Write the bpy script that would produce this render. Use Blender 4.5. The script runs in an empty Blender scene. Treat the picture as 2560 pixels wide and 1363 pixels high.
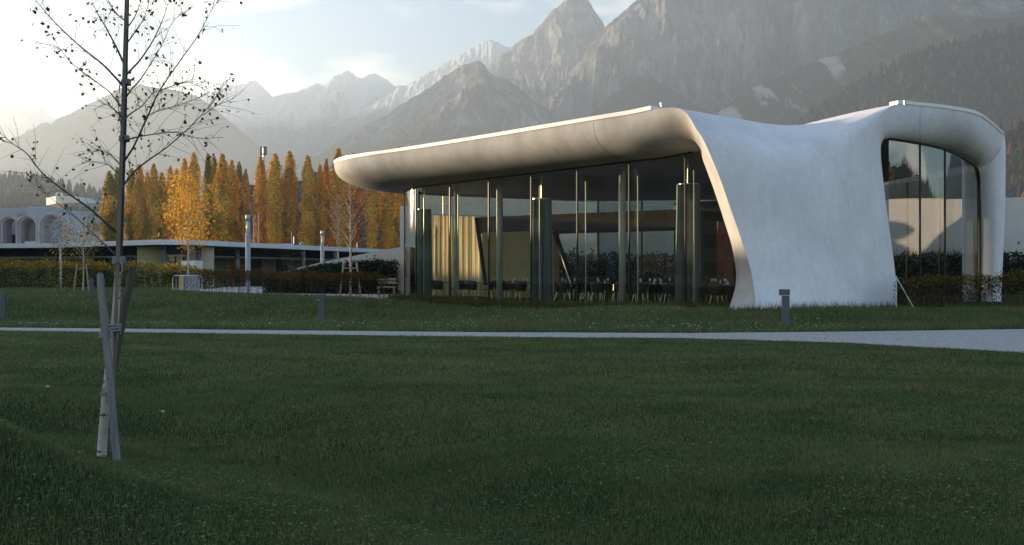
import bpy, bmesh, math, random
import numpy as np
from mathutils import Vector, Matrix

# ------------------------------------------------------------------ camera, sky, sun, exposure
sc = bpy.context.scene
COL = sc.collection
SUN_AZ = math.radians(-59.0)          # left of the viewing direction (+Y)
SUN_EL = math.radians(4.3)
CH = 1.3                              # eye height
F, CX, HY = 2560.0, 1280.0, 687.0     # focal length and horizon of the photograph, in its pixels

cam = bpy.data.objects.new('camera', bpy.data.cameras.new('camera'))
COL.objects.link(cam)
cam.location = (0, 0, CH)
cam.rotation_euler = (math.pi / 2, 0, 0)
cam.data.sensor_width = 36.0
cam.data.lens = 36.0
cam.data.shift_y = 5.5 / 2560
cam.data.clip_end = 40000
cam.data.clip_start = 0.05
sc.camera = cam

world = bpy.data.worlds.new('World')
sc.world = world
world.use_nodes = True
wn = world.node_tree
bg = wn.nodes['Background']
sky = wn.nodes.new('ShaderNodeTexSky')
sky.sky_type = 'NISHITA'
sky.sun_disc = False
sky.sun_elevation = SUN_EL
sky.sun_rotation = SUN_AZ
sky.altitude = 560
sky.air_density = 1.0
sky.dust_density = 0.6
sky.ozone_density = 2.2
# thin evening cloud banks hanging low over the ridges, all round the horizon
wg = wn.nodes.new('ShaderNodeTexCoord')
wm_ = wn.nodes.new('ShaderNodeMapping'); wm_.inputs['Scale'].default_value = (2.2, 2.2, 7.0); wm_.inputs['Location'].default_value = (0.35, 0.0, 0.2)
wn.links.new(wg.outputs['Generated'], wm_.inputs[0])
wno = wn.nodes.new('ShaderNodeTexNoise'); wno.inputs['Scale'].default_value = 1.9; wno.inputs['Detail'].default_value = 9; wno.inputs['Roughness'].default_value = 0.58
wn.links.new(wm_.outputs[0], wno.inputs['Vector'])
wr = wn.nodes.new('ShaderNodeMapRange'); wr.inputs['From Min'].default_value = 0.47; wr.inputs['From Max'].default_value = 0.62; wr.inputs['To Max'].default_value = 0.75
wn.links.new(wno.outputs['Fac'], wr.inputs['Value'])
wx = wn.nodes.new('ShaderNodeMix'); wx.data_type = 'RGBA'
wsx = wn.nodes.new('ShaderNodeSeparateXYZ'); wn.links.new(wg.outputs['Generated'], wsx.inputs[0])
wrz = wn.nodes.new('ShaderNodeMapRange'); wrz.inputs['From Min'].default_value = 0.42; wrz.inputs['From Max'].default_value = 0.22
wn.links.new(wsx.outputs['Z'], wrz.inputs['Value'])
wmu = wn.nodes.new('ShaderNodeMath'); wmu.operation = 'MULTIPLY'
wn.links.new(wr.outputs[0], wmu.inputs[0]); wn.links.new(wrz.outputs[0], wmu.inputs[1])
wn.links.new(wmu.outputs[0], wx.inputs[0])
wn.links.new(sky.outputs[0], wx.inputs[6])
wx.inputs[7].default_value = (6.5, 5.9, 5.1, 1)
wn.links.new(wx.outputs[2], bg.inputs[0])
bg.inputs[1].default_value = 0.122

sun = bpy.data.objects.new('sun', bpy.data.lights.new('sun', 'SUN'))
COL.objects.link(sun)
sun.data.energy = 4.5
sun.data.angle = math.radians(0.53)
sun.data.color = (1.0, 0.76, 0.50)
SDIR = Vector((math.sin(SUN_AZ) * math.cos(SUN_EL), math.cos(SUN_AZ) * math.cos(SUN_EL), math.sin(SUN_EL)))
sun.rotation_euler = SDIR.to_track_quat('Z', 'Y').to_euler()
sun.location = (-40, 30, 40)

sc.view_settings.view_transform = 'Standard'
sc.view_settings.look = 'None'
sc.view_settings.gamma = 1.0
sc.view_settings.use_curve_mapping = False
sc.view_settings.exposure = 1.95

sc.render.engine = 'CYCLES'
cy = sc.cycles
cy.use_denoising = True
cy.max_bounces = 8
cy.diffuse_bounces = 3
cy.glossy_bounces = 4
cy.transmission_bounces = 6
cy.transparent_max_bounces = 24
cy.volume_bounces = 0
cy.caustics_reflective = False
cy.caustics_refractive = False
cy.sample_clamp_indirect = 6.0

# ------------------------------------------------------------------ helpers
rng = np.random.default_rng(7)
R = random.Random(11)


def at(x, y, d):
    return Vector(((x - CX) / F * d, d, CH + (HY - y) / F * d))


def tag(o, label=None, cat=None, group=None, kind=None):
    if label: o['label'] = label
    if cat: o['category'] = cat
    if group: o['group'] = group
    if kind: o['kind'] = kind
    return o


def empty(name, loc, label, cat, group=None, rz=0.0):
    o = bpy.data.objects.new(name, None)
    COL.objects.link(o)
    o.location = loc
    o.rotation_euler = (0, 0, rz)
    o.empty_display_size = 0.3
    return tag(o, label, cat, group)


def link(name, me, parent=None):
    o = bpy.data.objects.new(name, me)
    COL.objects.link(o)
    if parent is not None:      # vertices are given in world space: cancel the parent's transform
        o.parent = parent
        o.matrix_parent_inverse = wmat(parent).inverted()
    return o


def wmat(o):
    B = Matrix.LocRotScale(o.location, o.rotation_euler, o.scale)
    return B if o.parent is None else wmat(o.parent) @ o.matrix_parent_inverse @ B


def build(name, verts, faces, mat=None, parent=None, smooth=False, col=None):
    me = bpy.data.meshes.new(name)
    if isinstance(faces, np.ndarray):
        verts = np.asarray(verts, np.float32)
        nf, k = faces.shape
        me.vertices.add(len(verts))
        me.vertices.foreach_set('co', verts.ravel())
        me.loops.add(nf * k)
        me.loops.foreach_set('vertex_index', faces.astype(np.int32).ravel())
        me.polygons.add(nf)
        me.polygons.foreach_set('loop_start', np.arange(0, nf * k, k, dtype=np.int32))
        me.update(calc_edges=True)
    else:
        me.from_pydata([tuple(v) for v in verts], [], faces)
        me.update()
    if smooth:
        me.polygons.foreach_set('use_smooth', np.ones(len(me.polygons), bool))
    if col is not None:
        a = me.attributes.new('Col', 'FLOAT_COLOR', 'POINT')
        c = np.ones((len(me.vertices), 4), np.float32)
        c[:, :3] = col
        a.data.foreach_set('color', c.ravel())
    if mat is not None:
        me.materials.append(mat)
    return link(name, me, parent)


class MB:
    """collects boxes, tubes and prisms into one mesh"""
    def __init__(s):
        s.v, s.f = [], []

    def add(s, vs, fs):
        n = len(s.v)
        s.v += [Vector(v) for v in vs]
        s.f += [tuple(i + n for i in f) for f in fs]
        return s

    def box(s, c, size, M=None, bevel=0.0):
        hx, hy, hz = size[0] / 2, size[1] / 2, size[2] / 2
        c = Vector(c)
        vs = [Vector((sx * hx, sy * hy, sz * hz)) for sz in (-1, 1) for sx, sy in ((-1, -1), (1, -1), (1, 1), (-1, 1))]
        if M is not None: vs = [M @ v for v in vs]
        return s.add([v + c for v in vs], [(3, 2, 1, 0), (4, 5, 6, 7), (0, 1, 5, 4), (1, 2, 6, 5), (2, 3, 7, 6), (3, 0, 4, 7)])

    def tube(s, pts, rad, n=8, cap=True):
        pts = [Vector(p) for p in pts]
        rs = rad if isinstance(rad, (list, tuple)) else [rad] * len(pts)
        vs, fs = [], []
        up = Vector((0.13, 0.31, 0.94)).normalized()
        for i, p in enumerate(pts):
            t = (pts[min(i + 1, len(pts) - 1)] - pts[max(i - 1, 0)]).normalized()
            a = t.cross(up)
            if a.length < 1e-3: a = t.cross(Vector((1, 0, 0)))
            a.normalize()
            b = t.cross(a)
            for k in range(n):
                w = 2 * math.pi * k / n
                vs.append(p + (a * math.cos(w) + b * math.sin(w)) * rs[i])
        for i in range(len(pts) - 1):
            for k in range(n):
                k2 = (k + 1) % n
                fs.append((i * n + k, i * n + k2, (i + 1) * n + k2, (i + 1) * n + k))
        if cap:
            fs.append(tuple(range(n)))
            fs.append(tuple(range((len(pts) - 1) * n + n - 1, (len(pts) - 1) * n - 1, -1)))
        return s.add(vs, fs)

    def lathe(s, c, prof, n=12):
        c = Vector(c)
        vs, fs = [], []
        for r, z in prof:
            for k in range(n):
                w = 2 * math.pi * k / n
                vs.append(c + Vector((r * math.cos(w), r * math.sin(w), z)))
        for i in range(len(prof) - 1):
            for k in range(n):
                k2 = (k + 1) % n
                fs.append((i * n + k, i * n + k2, (i + 1) * n + k2, (i + 1) * n + k))
        fs.append(tuple(range(n - 1, -1, -1)))
        fs.append(tuple(range((len(prof) - 1) * n, len(prof) * n)))
        return s.add(vs, fs)

    def prism(s, poly, z0, z1):
        n = len(poly)
        vs = [(p[0], p[1], z0) for p in poly] + [(p[0], p[1], z1) for p in poly]
        fs = [tuple(range(n - 1, -1, -1)), tuple(range(n, 2 * n))]
        fs += [(i, (i + 1) % n, n + (i + 1) % n, n + i) for i in range(n)]
        return s.add(vs, fs)

    def build(s, name, mat=None, parent=None, smooth=False):
        return build(name, s.v, s.f, mat, parent, smooth)


def copy_tree(o, parent=None):
    c = o.copy()
    COL.objects.link(c)
    if parent is not None: c.parent = parent
    for ch in list(o.children):
        copy_tree(ch, c)
    return c


def sstep(a, b, x):
    t = np.clip((x - a) / (b - a), 0, 1)
    return t * t * (3 - 2 * t)


def _hash(ix, iy, seed):
    h = (ix.astype(np.int64) * 374761393 + iy.astype(np.int64) * 668265263 + seed * 1442695041) & 0x7fffffff
    h = ((h ^ (h >> 13)) * 1274126177) & 0x7fffffff
    return ((h ^ (h >> 16)) & 0xffff) / 65535.0


def vnoise(x, y, seed=0):
    x = np.asarray(x, float); y = np.asarray(y, float)
    ix, iy = np.floor(x), np.floor(y)
    fx, fy = x - ix, y - iy
    fx = fx * fx * (3 - 2 * fx); fy = fy * fy * (3 - 2 * fy)
    a, b = _hash(ix, iy, seed), _hash(ix + 1, iy, seed)
    c, d = _hash(ix, iy + 1, seed), _hash(ix + 1, iy + 1, seed)
    return (a * (1 - fx) + b * fx) * (1 - fy) + (c * (1 - fx) + d * fx) * fy


def fbm(x, y, seed=0, oct=5, gain=0.5, ridged=False):
    s, amp, tot = 0, 1, 0
    for o in range(oct):
        n = vnoise(x * 2 ** o, y * 2 ** o, seed + o * 17)
        if ridged: n = 1 - np.abs(2 * n - 1)
        s = s + n * amp; tot += amp; amp *= gain
    return s / tot


def catmull(keys, params):
    """uniform Catmull-Rom through keys (list of Vectors) at float params"""
    out = []
    n = len(keys)
    for p in params:
        i = min(int(p), n - 2)
        t = p - i
        p0 = keys[i - 1] if i > 0 else keys[i] * 2 - keys[i + 1]
        p1, p2 = keys[i], keys[i + 1]
        p3 = keys[i + 2] if i + 2 < n else keys[i + 1] * 2 - keys[i]
        out.append(0.5 * ((2 * p1) + (-p0 + p2) * t + (2 * p0 - 5 * p1 + 4 * p2 - p3) * t * t + (-p0 + 3 * p1 - 3 * p2 + p3) * t ** 3))
    return out


def grid_faces(nr, nc):
    i = np.arange(nr - 1)[:, None] * nc + np.arange(nc - 1)[None, :]
    return np.stack([i, i + 1, i + nc + 1, i + nc], -1).reshape(-1, 4)


# ------------------------------------------------------------------ materials
def node_mat(name):
    m = bpy.data.materials.new(name)
    m.use_nodes = True
    nt = m.node_tree
    return m, nt, nt.nodes['Principled BSDF'], nt.nodes.new, nt.links.new


def mat(name, c, rough=0.7, var=0.15, scale=3.0, bump=0.0, bscale=40.0, metal=0.0, spec=0.3, c2=None, stretch=None):
    m, nt, b, N, L = node_mat(name)
    tc = N('ShaderNodeTexCoord')
    mp = N('ShaderNodeMapping')
    L(tc.outputs['Object'], mp.inputs[0])
    if stretch: mp.inputs['Scale'].default_value = stretch
    no = N('ShaderNodeTexNoise')
    no.inputs['Scale'].default_value = scale
    no.inputs['Detail'].default_value = 6
    no.inputs['Roughness'].default_value = 0.62
    L(mp.outputs[0], no.inputs['Vector'])
    rp = N('ShaderNodeValToRGB')
    a = [x * (1 - var) for x in c]
    z = list(c2) if c2 else [min(1, x * (1 + var)) for x in c]
    rp.color_ramp.elements[0].position = 0.3
    rp.color_ramp.elements[1].position = 0.7
    rp.color_ramp.elements[0].color = (*a, 1)
    rp.color_ramp.elements[1].color = (*z, 1)
    L(no.outputs['Fac'], rp.inputs[0])
    L(rp.outputs[0], b.inputs['Base Color'])
    b.inputs['Roughness'].default_value = rough
    b.inputs['Metallic'].default_value = metal
    b.inputs['Specular IOR Level'].default_value = spec
    if bump:
        n2 = N('ShaderNodeTexNoise')
        n2.inputs['Scale'].default_value = bscale
        n2.inputs['Detail'].default_value = 5
        L(mp.outputs[0], n2.inputs['Vector'])
        bp = N('ShaderNodeBump')
        bp.inputs['Strength'].default_value = bump
        bp.inputs['Distance'].default_value = 0.02
        L(n2.outputs['Fac'], bp.inputs['Height'])
        L(bp.outputs[0], b.inputs['Normal'])
    return m


def leaf_mat(name, trans=0.45, gain=1.0):
    m, nt, b, N, L = node_mat(name)
    nt.nodes.remove(b)
    at_ = N('ShaderNodeAttribute'); at_.attribute_name = 'Col'
    d = N('ShaderNodeBsdfDiffuse'); t = N('ShaderNodeBsdfTranslucent')
    mx = N('ShaderNodeMixShader'); mx.inputs[0].default_value = trans
    L(at_.outputs['Color'], d.inputs[0])
    L(at_.outputs['Color'], t.inputs[0])
    L(d.outputs[0], mx.inputs[1]); L(t.outputs[0], mx.inputs[2])
    L(mx.outputs[0], nt.nodes['Material Output'].inputs[0])
    return m


def glass_mat(name, tint, rough=0.0, ior=1.5, boost=1.0):
    m, nt, b, N, L = node_mat(name)
    nt.nodes.remove(b)
    tr = N('ShaderNodeBsdfTransparent'); tr.inputs[0].default_value = (*tint, 1)
    gl = N('ShaderNodeBsdfGlossy'); gl.inputs['Roughness'].default_value = rough
    f0 = ((ior - 1) / (ior + 1)) ** 2 * boost
    lw = N('ShaderNodeLayerWeight'); lw.inputs[0].default_value = 0.5     # Schlick's Fresnel, same from both sides
    pw = N('ShaderNodeMath'); pw.operation = 'POWER'; pw.inputs[1].default_value = 5
    L(lw.outputs['Facing'], pw.inputs[0])
    mu = N('ShaderNodeMath'); mu.operation = 'MULTIPLY_ADD'; mu.inputs[1].default_value = 1 - f0; mu.inputs[2].default_value = f0
    mu.use_clamp = True
    fr = pw
    mx = N('ShaderNodeMixShader')
    L(fr.outputs[0], mu.inputs[0]); L(mu.outputs[0], mx.inputs[0])
    L(tr.outputs[0], mx.inputs[1]); L(gl.outputs[0], mx.inputs[2])
    L(mx.outputs[0], nt.nodes['Material Output'].inputs[0])
    return m


def concrete_mat():
    m, nt, b, N, L = node_mat('white_concrete')
    tc = N('ShaderNodeTexCoord')
    n1 = N('ShaderNodeTexNoise'); n1.inputs['Scale'].default_value = 0.55; n1.inputs['Detail'].default_value = 7; n1.inputs['Roughness'].default_value = 0.6
    L(tc.outputs['Object'], n1.inputs['Vector'])
    r1 = N('ShaderNodeValToRGB')
    r1.color_ramp.elements[0].position = 0.33; r1.color_ramp.elements[0].color = (0.70, 0.685, 0.72, 1)
    r1.color_ramp.elements[1].position = 0.68; r1.color_ramp.elements[1].color = (0.845, 0.82, 0.85, 1)
    L(n1.outputs['Fac'], r1.inputs[0])
    # trowelled patch pattern: pale veins between patches
    n0 = N('ShaderNodeTexNoise'); n0.inputs['Scale'].default_value = 2.0; n0.inputs['Detail'].default_value = 3
    L(tc.outputs['Object'], n0.inputs['Vector'])
    vm = N('ShaderNodeMix'); vm.data_type = 'VECTOR'; vm.inputs[0].default_value = 0.45
    L(tc.outputs['Object'], vm.inputs[4]); L(n0.outputs['Color'], vm.inputs[5])
    vo = N('ShaderNodeTexVoronoi'); vo.feature = 'DISTANCE_TO_EDGE'; vo.inputs['Scale'].default_value = 4.2
    L(vm.outputs[1], vo.inputs['Vector'])
    r2 = N('ShaderNodeValToRGB')
    r2.color_ramp.elements[0].position = 0.0; r2.color_ramp.elements[0].color = (1.05, 1.05, 1.05, 1)
    r2.color_ramp.elements[1].position = 0.12; r2.color_ramp.elements[1].color = (1, 1, 1, 1)
    L(vo.outputs['Distance'], r2.inputs[0])
    mu = N('ShaderNodeMix'); mu.data_type = 'RGBA'; mu.blend_type = 'MULTIPLY'; mu.inputs[0].default_value = 1
    L(r1.outputs[0], mu.inputs[6]); L(r2.outputs[0], mu.inputs[7])
    # fine vertical rain streaks
    mp = N('ShaderNodeMapping'); mp.inputs['Scale'].default_value = (5, 5, 0.35)
    L(tc.outputs['Object'], mp.inputs[0])
    n2 = N('ShaderNodeTexNoise'); n2.inputs['Scale'].default_value = 1.4; n2.inputs['Detail'].default_value = 5
    L(mp.outputs[0], n2.inputs['Vector'])
    r3 = N('ShaderNodeValToRGB')
    r3.color_ramp.elements[0].position = 0.3; r3.color_ramp.elements[0].color = (0.94, 0.94, 0.93, 1)
    r3.color_ramp.elements[1].position = 0.6; r3.color_ramp.elements[1].color = (1, 1, 1, 1)
    L(n2.outputs['Fac'], r3.inputs[0])
    m2 = N('ShaderNodeMix'); m2.data_type = 'RGBA'; m2.blend_type = 'MULTIPLY'; m2.inputs[0].default_value = 1
    L(mu.outputs[2], m2.inputs[6]); L(r3.outputs[0], m2.inputs[7])
    L(m2.outputs[2], b.inputs['Base Color'])
    b.inputs['Roughness'].default_value = 0.75
    b.inputs['Specular IOR Level'].default_value = 0.25
    bp = N('ShaderNodeBump'); bp.inputs['Strength'].default_value = 0.25; bp.inputs['Distance'].default_value = 0.02
    n3 = N('ShaderNodeTexNoise'); n3.inputs['Scale'].default_value = 9; n3.inputs['Detail'].default_value = 6
    L(tc.outputs['Object'], n3.inputs['Vector'])
    L(n3.outputs['Fac'], bp.inputs['Height']); L(bp.outputs[0], b.inputs['Normal'])
    return m


def ground_mat():
    m, nt, b, N, L = node_mat('turf_soil')
    g = N('ShaderNodeNewGeometry')
    n1 = N('ShaderNodeTexNoise'); n1.inputs['Scale'].default_value = 0.5; n1.inputs['Detail'].default_value = 8; n1.inputs['Roughness'].default_value = 0.65
    L(g.outputs['Position'], n1.inputs['Vector'])
    r = N('ShaderNodeValToRGB')
    r.color_ramp.elements[0].position = 0.3; r.color_ramp.elements[0].color = (0.020, 0.030, 0.011, 1)
    r.color_ramp.elements[1].position = 0.7; r.color_ramp.elements[1].color = (0.045, 0.055, 0.018, 1)
    L(n1.outputs['Fac'], r.inputs[0])
    L(r.outputs[0], b.inputs['Base Color'])
    b.inputs['Roughness'].default_value = 1.0
    b.inputs['Specular IOR Level'].default_value = 0.05
    n2 = N('ShaderNodeTexNoise'); n2.inputs['Scale'].default_value = 25; n2.inputs['Detail'].default_value = 4
    L(g.outputs['Position'], n2.inputs['Vector'])
    bp = N('ShaderNodeBump'); bp.inputs['Strength'].default_value = 0.6; bp.inputs['Distance'].default_value = 0.04
    L(n2.outputs['Fac'], bp.inputs['Height']); L(bp.outputs[0], b.inputs['Normal'])
    return m


M = {}
M['concrete'] = concrete_mat()
M['ground'] = ground_mat()
M['flashing'] = mat('white_flashing', (0.82, 0.81, 0.79), 0.35, 0.04, spec=0.5)
M['gravel'] = mat('pale_gravel_path', (0.41, 0.40, 0.40), 0.95, 0.30, 14.0, 0.7, 90)
M['leaf'] = leaf_mat('leaf')
M['blade'] = leaf_mat('grass_blade', 0.3)
M['popleaf'] = leaf_mat('poplar_leaf', 0.22)
M['glass'] = glass_mat('clear_facade_glass', (0.85, 0.86, 0.78), 0.0, 1.5, 1.8)
M['corner_glass'] = glass_mat('curved_corner_glass', (0.93, 0.93, 0.88), 0.05, 1.6, 1.5)
M['black'] = mat('black_metal', (0.012, 0.012, 0.013), 0.4, 0.1)
M['steel'] = mat('brushed_steel', (0.42, 0.43, 0.45), 0.35, 0.08, metal=0.8)
M['anthracite'] = mat('anthracite_paint', (0.10, 0.105, 0.125), 0.5, 0.08)


# ------------------------------------------------------------------ ground
def gz(X, Y):
    X = np.asarray(X, float); Y = np.asarray(Y, float)
    right = sstep(-4, 6, X)
    rise = 0.24 * ((1 - right) * sstep(34, 44, Y) + right * sstep(25.2, 28.6, Y))
    swale = -0.27 * np.exp(-((Y - 32.5) / 6.0) ** 2) * sstep(3, -5, X) * sstep(23, 27.5, Y)
    z = rise + swale
    near = 1 - sstep(17, 20.5, Y)
    # mound at the lower left, shallow gully behind it running to the right, soft humps
    z += 0.66 * np.exp(-(((X + 3.25) / 1.2) ** 2 + ((Y - 5.25) / 0.7) ** 2)) * near
    dline = 0.819 * (X + 2.6) + 0.573 * (Y - 9.2) + 0.25 * np.sin(Y * 0.9)
    z += -0.20 * np.exp(-(dline / 0.80) ** 2) * sstep(4.2, 5.6, Y) * (1 - sstep(11, 14.5, Y)) * near
    z += 0.13 * np.exp(-(((X + 5.2) / 2.6) ** 2 + ((Y - 10.6) / 1.0) ** 2)) * near
    z += -0.10 * np.exp(-(((X + 5.0) / 3.0) ** 2 + ((Y - 9.2) / 0.7) ** 2)) * near
    z += 0.05 * (fbm(X * 0.35, Y * 0.35, 3, 3) - 0.5) * near * sstep(2.5, 5, Y)
    z += 0.05 * (fbm(X * 0.5, Y * 0.5, 9, 3) - 0.5) * sstep(26, 29, Y) * (1 - sstep(44, 60, Y))
    return z


def axis(fine, lo, hi, far, g=1.25):
    a = list(np.arange(lo, hi + 1e-6, fine))
    st = fine
    while a[-1] < far:
        st *= g; a.append(a[-1] + st)
    st = fine
    while a[0] > -far:
        st *= g; a.insert(0, a[0] - st)
    return np.array(a)


gx = axis(0.3, -24, 24, 9000); gx = np.concatenate([[-2910], gx[(gx > -2850) & (gx < 4050)], [4100]])
gy = axis(0.3, 1.5, 50, 9000); gy = np.concatenate([[-870], gy[(gy > -850) & (gy < 8050)], [8150]])
GX, GY = np.meshgrid(gx, gy)
V = np.stack([GX, GY, gz(GX, GY)], -1).reshape(-1, 3)
tag(build('ground', V, grid_faces(len(gy), len(gx)), M['ground'], smooth=True), kind='structure')

# gravel path: far and near edge in photograph pixels, on level ground
pf = [(-1400, 806), (-600, 812), (0, 818), (600, 826), (1200, 832), (1700, 834), (2100, 830.5), (2560, 824), (3200, 816), (4200, 806)]
pn = [(-1400, 812), (-600, 820), (0, 828), (600, 836), (1200, 843.5), (1700, 847), (2100, 858), (2560, 886), (3200, 960), (4200, 1140)]
NP_ = 160
xs = np.linspace(-1400, 4200, NP_)
fy_ = np.interp(xs, *zip(*pf)); ny_ = np.interp(xs, *zip(*pn))
pv, rows = [], 7
for r in range(rows):
    t = r / (rows - 1)
    for x, a, b in zip(xs, fy_, ny_):
        df, dn = CH * F / (a - HY), CH * F / (b - HY)
        d0 = df + (dn - df) * t
        X, Y = (x - CX) / F * d0, d0
        wob = 0.12 * (vnoise(x * 0.05, r * 3.1, 5) - 0.5) if r in (0, rows - 1) else 0
        pv.append((X, Y + wob, float(gz(X, Y)) + 0.03 * math.sin(math.pi * t) + 0.012))
tag(build('gravel_path', pv, grid_faces(rows, NP_), M['gravel'], smooth=True), kind='structure')


# ------------------------------------------------------------------ mountains
def mountain_mat(name, rock, forest, snowline=None, tree_line=None, autumn=0.0, gully=0.0, zscale=1000.0):
    m, nt, b, N, L = node_mat(name)
    g = N('ShaderNodeNewGeometry')
    sx = N('ShaderNodeSeparateXYZ'); L(g.outputs['Position'], sx.inputs[0])
    sn = N('ShaderNodeSeparateXYZ'); L(g.outputs['Normal'], sn.inputs[0])

    def noise(scale, det=8, rough=0.6, st=None):
        n = N('ShaderNodeTexNoise'); n.inputs['Scale'].default_value = scale
        n.inputs['Detail'].default_value = det; n.inputs['Roughness'].default_value = rough
        if st:
            mp = N('ShaderNodeMapping'); mp.inputs['Scale'].default_value = st
            L(g.outputs['Position'], mp.inputs[0]); L(mp.outputs[0], n.inputs['Vector'])
        else:
            L(g.outputs['Position'], n.inputs['Vector'])
        return n.outputs['Fac']

    def math_(op, a, b_=None, c=None):
        n = N('ShaderNodeMath'); n.operation = op
        for i, v in enumerate((a, b_, c)):
            if v is None: continue
            if isinstance(v, (int, float)): n.inputs[i].default_value = v
            else: L(v, n.inputs[i])
        return n.outputs[0]

    def ramp(f, lo, hi):
        n = N('ShaderNodeMapRange'); n.inputs['From Min'].default_value = lo; n.inputs['From Max'].default_value = hi
        L(f, n.inputs['Value']); return n.outputs[0]

    def mixc(f, a, b_):
        n = N('ShaderNodeMix'); n.data_type = 'RGBA'
        if isinstance(f, (int, float)): n.inputs[0].default_value = f
        else: L(f, n.inputs[0])
        for i, v in ((6, a), (7, b_)):
            if isinstance(v, tuple): n.inputs[i].default_value = (*v, 1)
            else: L(v, n.inputs[i])
        return n.outputs[2]

    n_s = noise(0.02, 9, 0.7)
    n_l = noise(0.004, 10, 0.66)
    n_v = noise(0.016, 10, 0.74, (1, 1, 0.38))
    rockc = mixc(ramp(n_v, 0.36, 0.64), tuple(c * 0.38 for c in rock), tuple(min(1, c * 2.0) for c in rock))
    n_p = noise(0.009, 11, 0.72, (1, 1, 0.6))
    n_f = noise(0.06, 8, 0.75, (1, 1, 0.5))
    rockc = mixc(ramp(n_f, 0.35, 0.65), mixc(0.45, rockc, (0.05, 0.05, 0.05)), rockc)
    rockc = mixc(math_('MULTIPLY', ramp(n_p, 0.50, 0.57), 0.75), rockc, tuple(c * 1.1 for c in forest))
    forc = mixc(ramp(n_s, 0.35, 0.65), tuple(c * 0.55 for c in forest), tuple(c * 1.5 for c in forest))
    if autumn:
        forc = mixc(math_('MULTIPLY', ramp(noise(0.03, 6, 0.7), 0.52, 0.66), autumn), forc, (0.22, 0.09, 0.025))
    col = forc
    if tree_line is not None:
        h = math_('ADD', sx.outputs['Z'], math_('MULTIPLY', math_('SUBTRACT', n_l, 0.5), zscale * 0.9))
        steep = ramp(sn.outputs['Z'], 0.80, 0.55)
        f = math_('ADD', ramp(h, tree_line - zscale * 0.06, tree_line + zscale * 0.06), math_('MULTIPLY', steep, 0.0))
        col = mixc(f, forc, rockc)
    if gully:
        gn = noise(0.013, 6, 0.55, (1.0, 0.16, 0.16))
        gm = math_('MULTIPLY', math_('MULTIPLY', ramp(gn, 0.565, 0.60), ramp(noise(0.0035, 4, 0.5), 0.45, 0.54)), gully)
        col = mixc(gm, col, (0.62, 0.62, 0.63))
    if snowline is not None:
        h = math_('ADD', sx.outputs['Z'], math_('MULTIPLY', math_('SUBTRACT', noise(0.004, 9, 0.7), 0.5), zscale * 0.7))
        f = math_('MULTIPLY', ramp(h, snowline - 60, snowline + 60), ramp(math_('ADD', sn.outputs['Z'], math_('MULTIPLY', n_v, 0.5)), 0.55, 0.85))
        col = mixc(f, col, (0.85, 0.87, 0.9))
    L(col, b.inputs['Base Color'])
    b.inputs['Roughness'].default_value = 1.0
    b.inputs['Specular IOR Level'].default_value = 0.0
    bp = N('ShaderNodeBump'); bp.inputs['Strength'].default_value = 1.0; bp.inputs['Distance'].default_value = 30
    L(n_v, bp.inputs['Height']); L(bp.outputs[0], b.inputs['Normal'])
    return m


def ridge(name, pts, d, front, back, m, seed, rough=0.16, p=1.15, jag=0.010, cols=420, rows=90, wob=0.04, gul=1.0):
    """a massif: crest line traced at its own distance, front flank, back flank, eroded by ridged noise"""
    xs = np.linspace(pts[0][0], pts[-1][0], cols)
    ys = np.interp(xs, [q[0] for q in pts], [q[1] for q in pts])
    dd = d * (1 + wob * (fbm(xs * 0.004, xs * 0 + seed, seed, 3) - 0.5) * 2)
    Xc = (xs - CX) / F * dd
    Zc = CH + (HY - ys) / F * dd
    Zc = Zc + Zc.max() * jag * (fbm(xs * 0.06, xs * 0 + 3.3, seed + 5, 5, 0.6) - 0.5) * 2
    T = np.concatenate([np.linspace(-1, 0, rows // 4, endpoint=False), np.linspace(0, 1, rows) ** 1.15])
    TT, XX = np.meshgrid(T, Xc, indexing='ij')
    _, ZZ = np.meshgrid(T, Zc, indexing='ij')
    _, DD = np.meshgrid(T, dd, indexing='ij')
    YY = np.where(TT < 0, DD - TT * back, DD - TT * front)
    a = np.abs(TT)
    # sideways warp so that spurs are not straight
    S = front * 0.16
    wx = (fbm(XX / (S * 2), YY / (S * 2), seed + 31, 4) - 0.5) * S * 1.4 * np.minimum(a * 3, 1)
    er = fbm((XX + wx) / S, YY / (S * 1.9), seed + 11, 7, 0.58, True)
    er2 = fbm(XX / (S * 0.28), YY / (S * 0.45), seed + 23, 5, 0.66, True)
    env = np.sin(np.pi * np.clip(a, 0, 1)) ** 0.7
    H = ZZ * (1 - a) ** p + ZZ * rough * gul * ((er - 0.62) * 1.7 + (er2 - 0.6) * 0.7) * env
    # never rise over the crest as seen from the front
    lim = CH + (ZZ - CH) * (YY / DD) * (1 - 0.012 * np.minimum(a * 8, 1))
    H = np.where(TT > 0, np.minimum(H, lim), H)
    H = np.where(a >= 1, -6, H)
    X2 = XX + wx * 0.35
    V = np.stack([X2, YY, H], -1).reshape(-1, 3)
    fc = grid_faces(len(T), cols)
    o = build(name, V, fc, m, smooth=True)
    return tag(o, kind='structure'), V.reshape(len(T), cols, 3)


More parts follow.
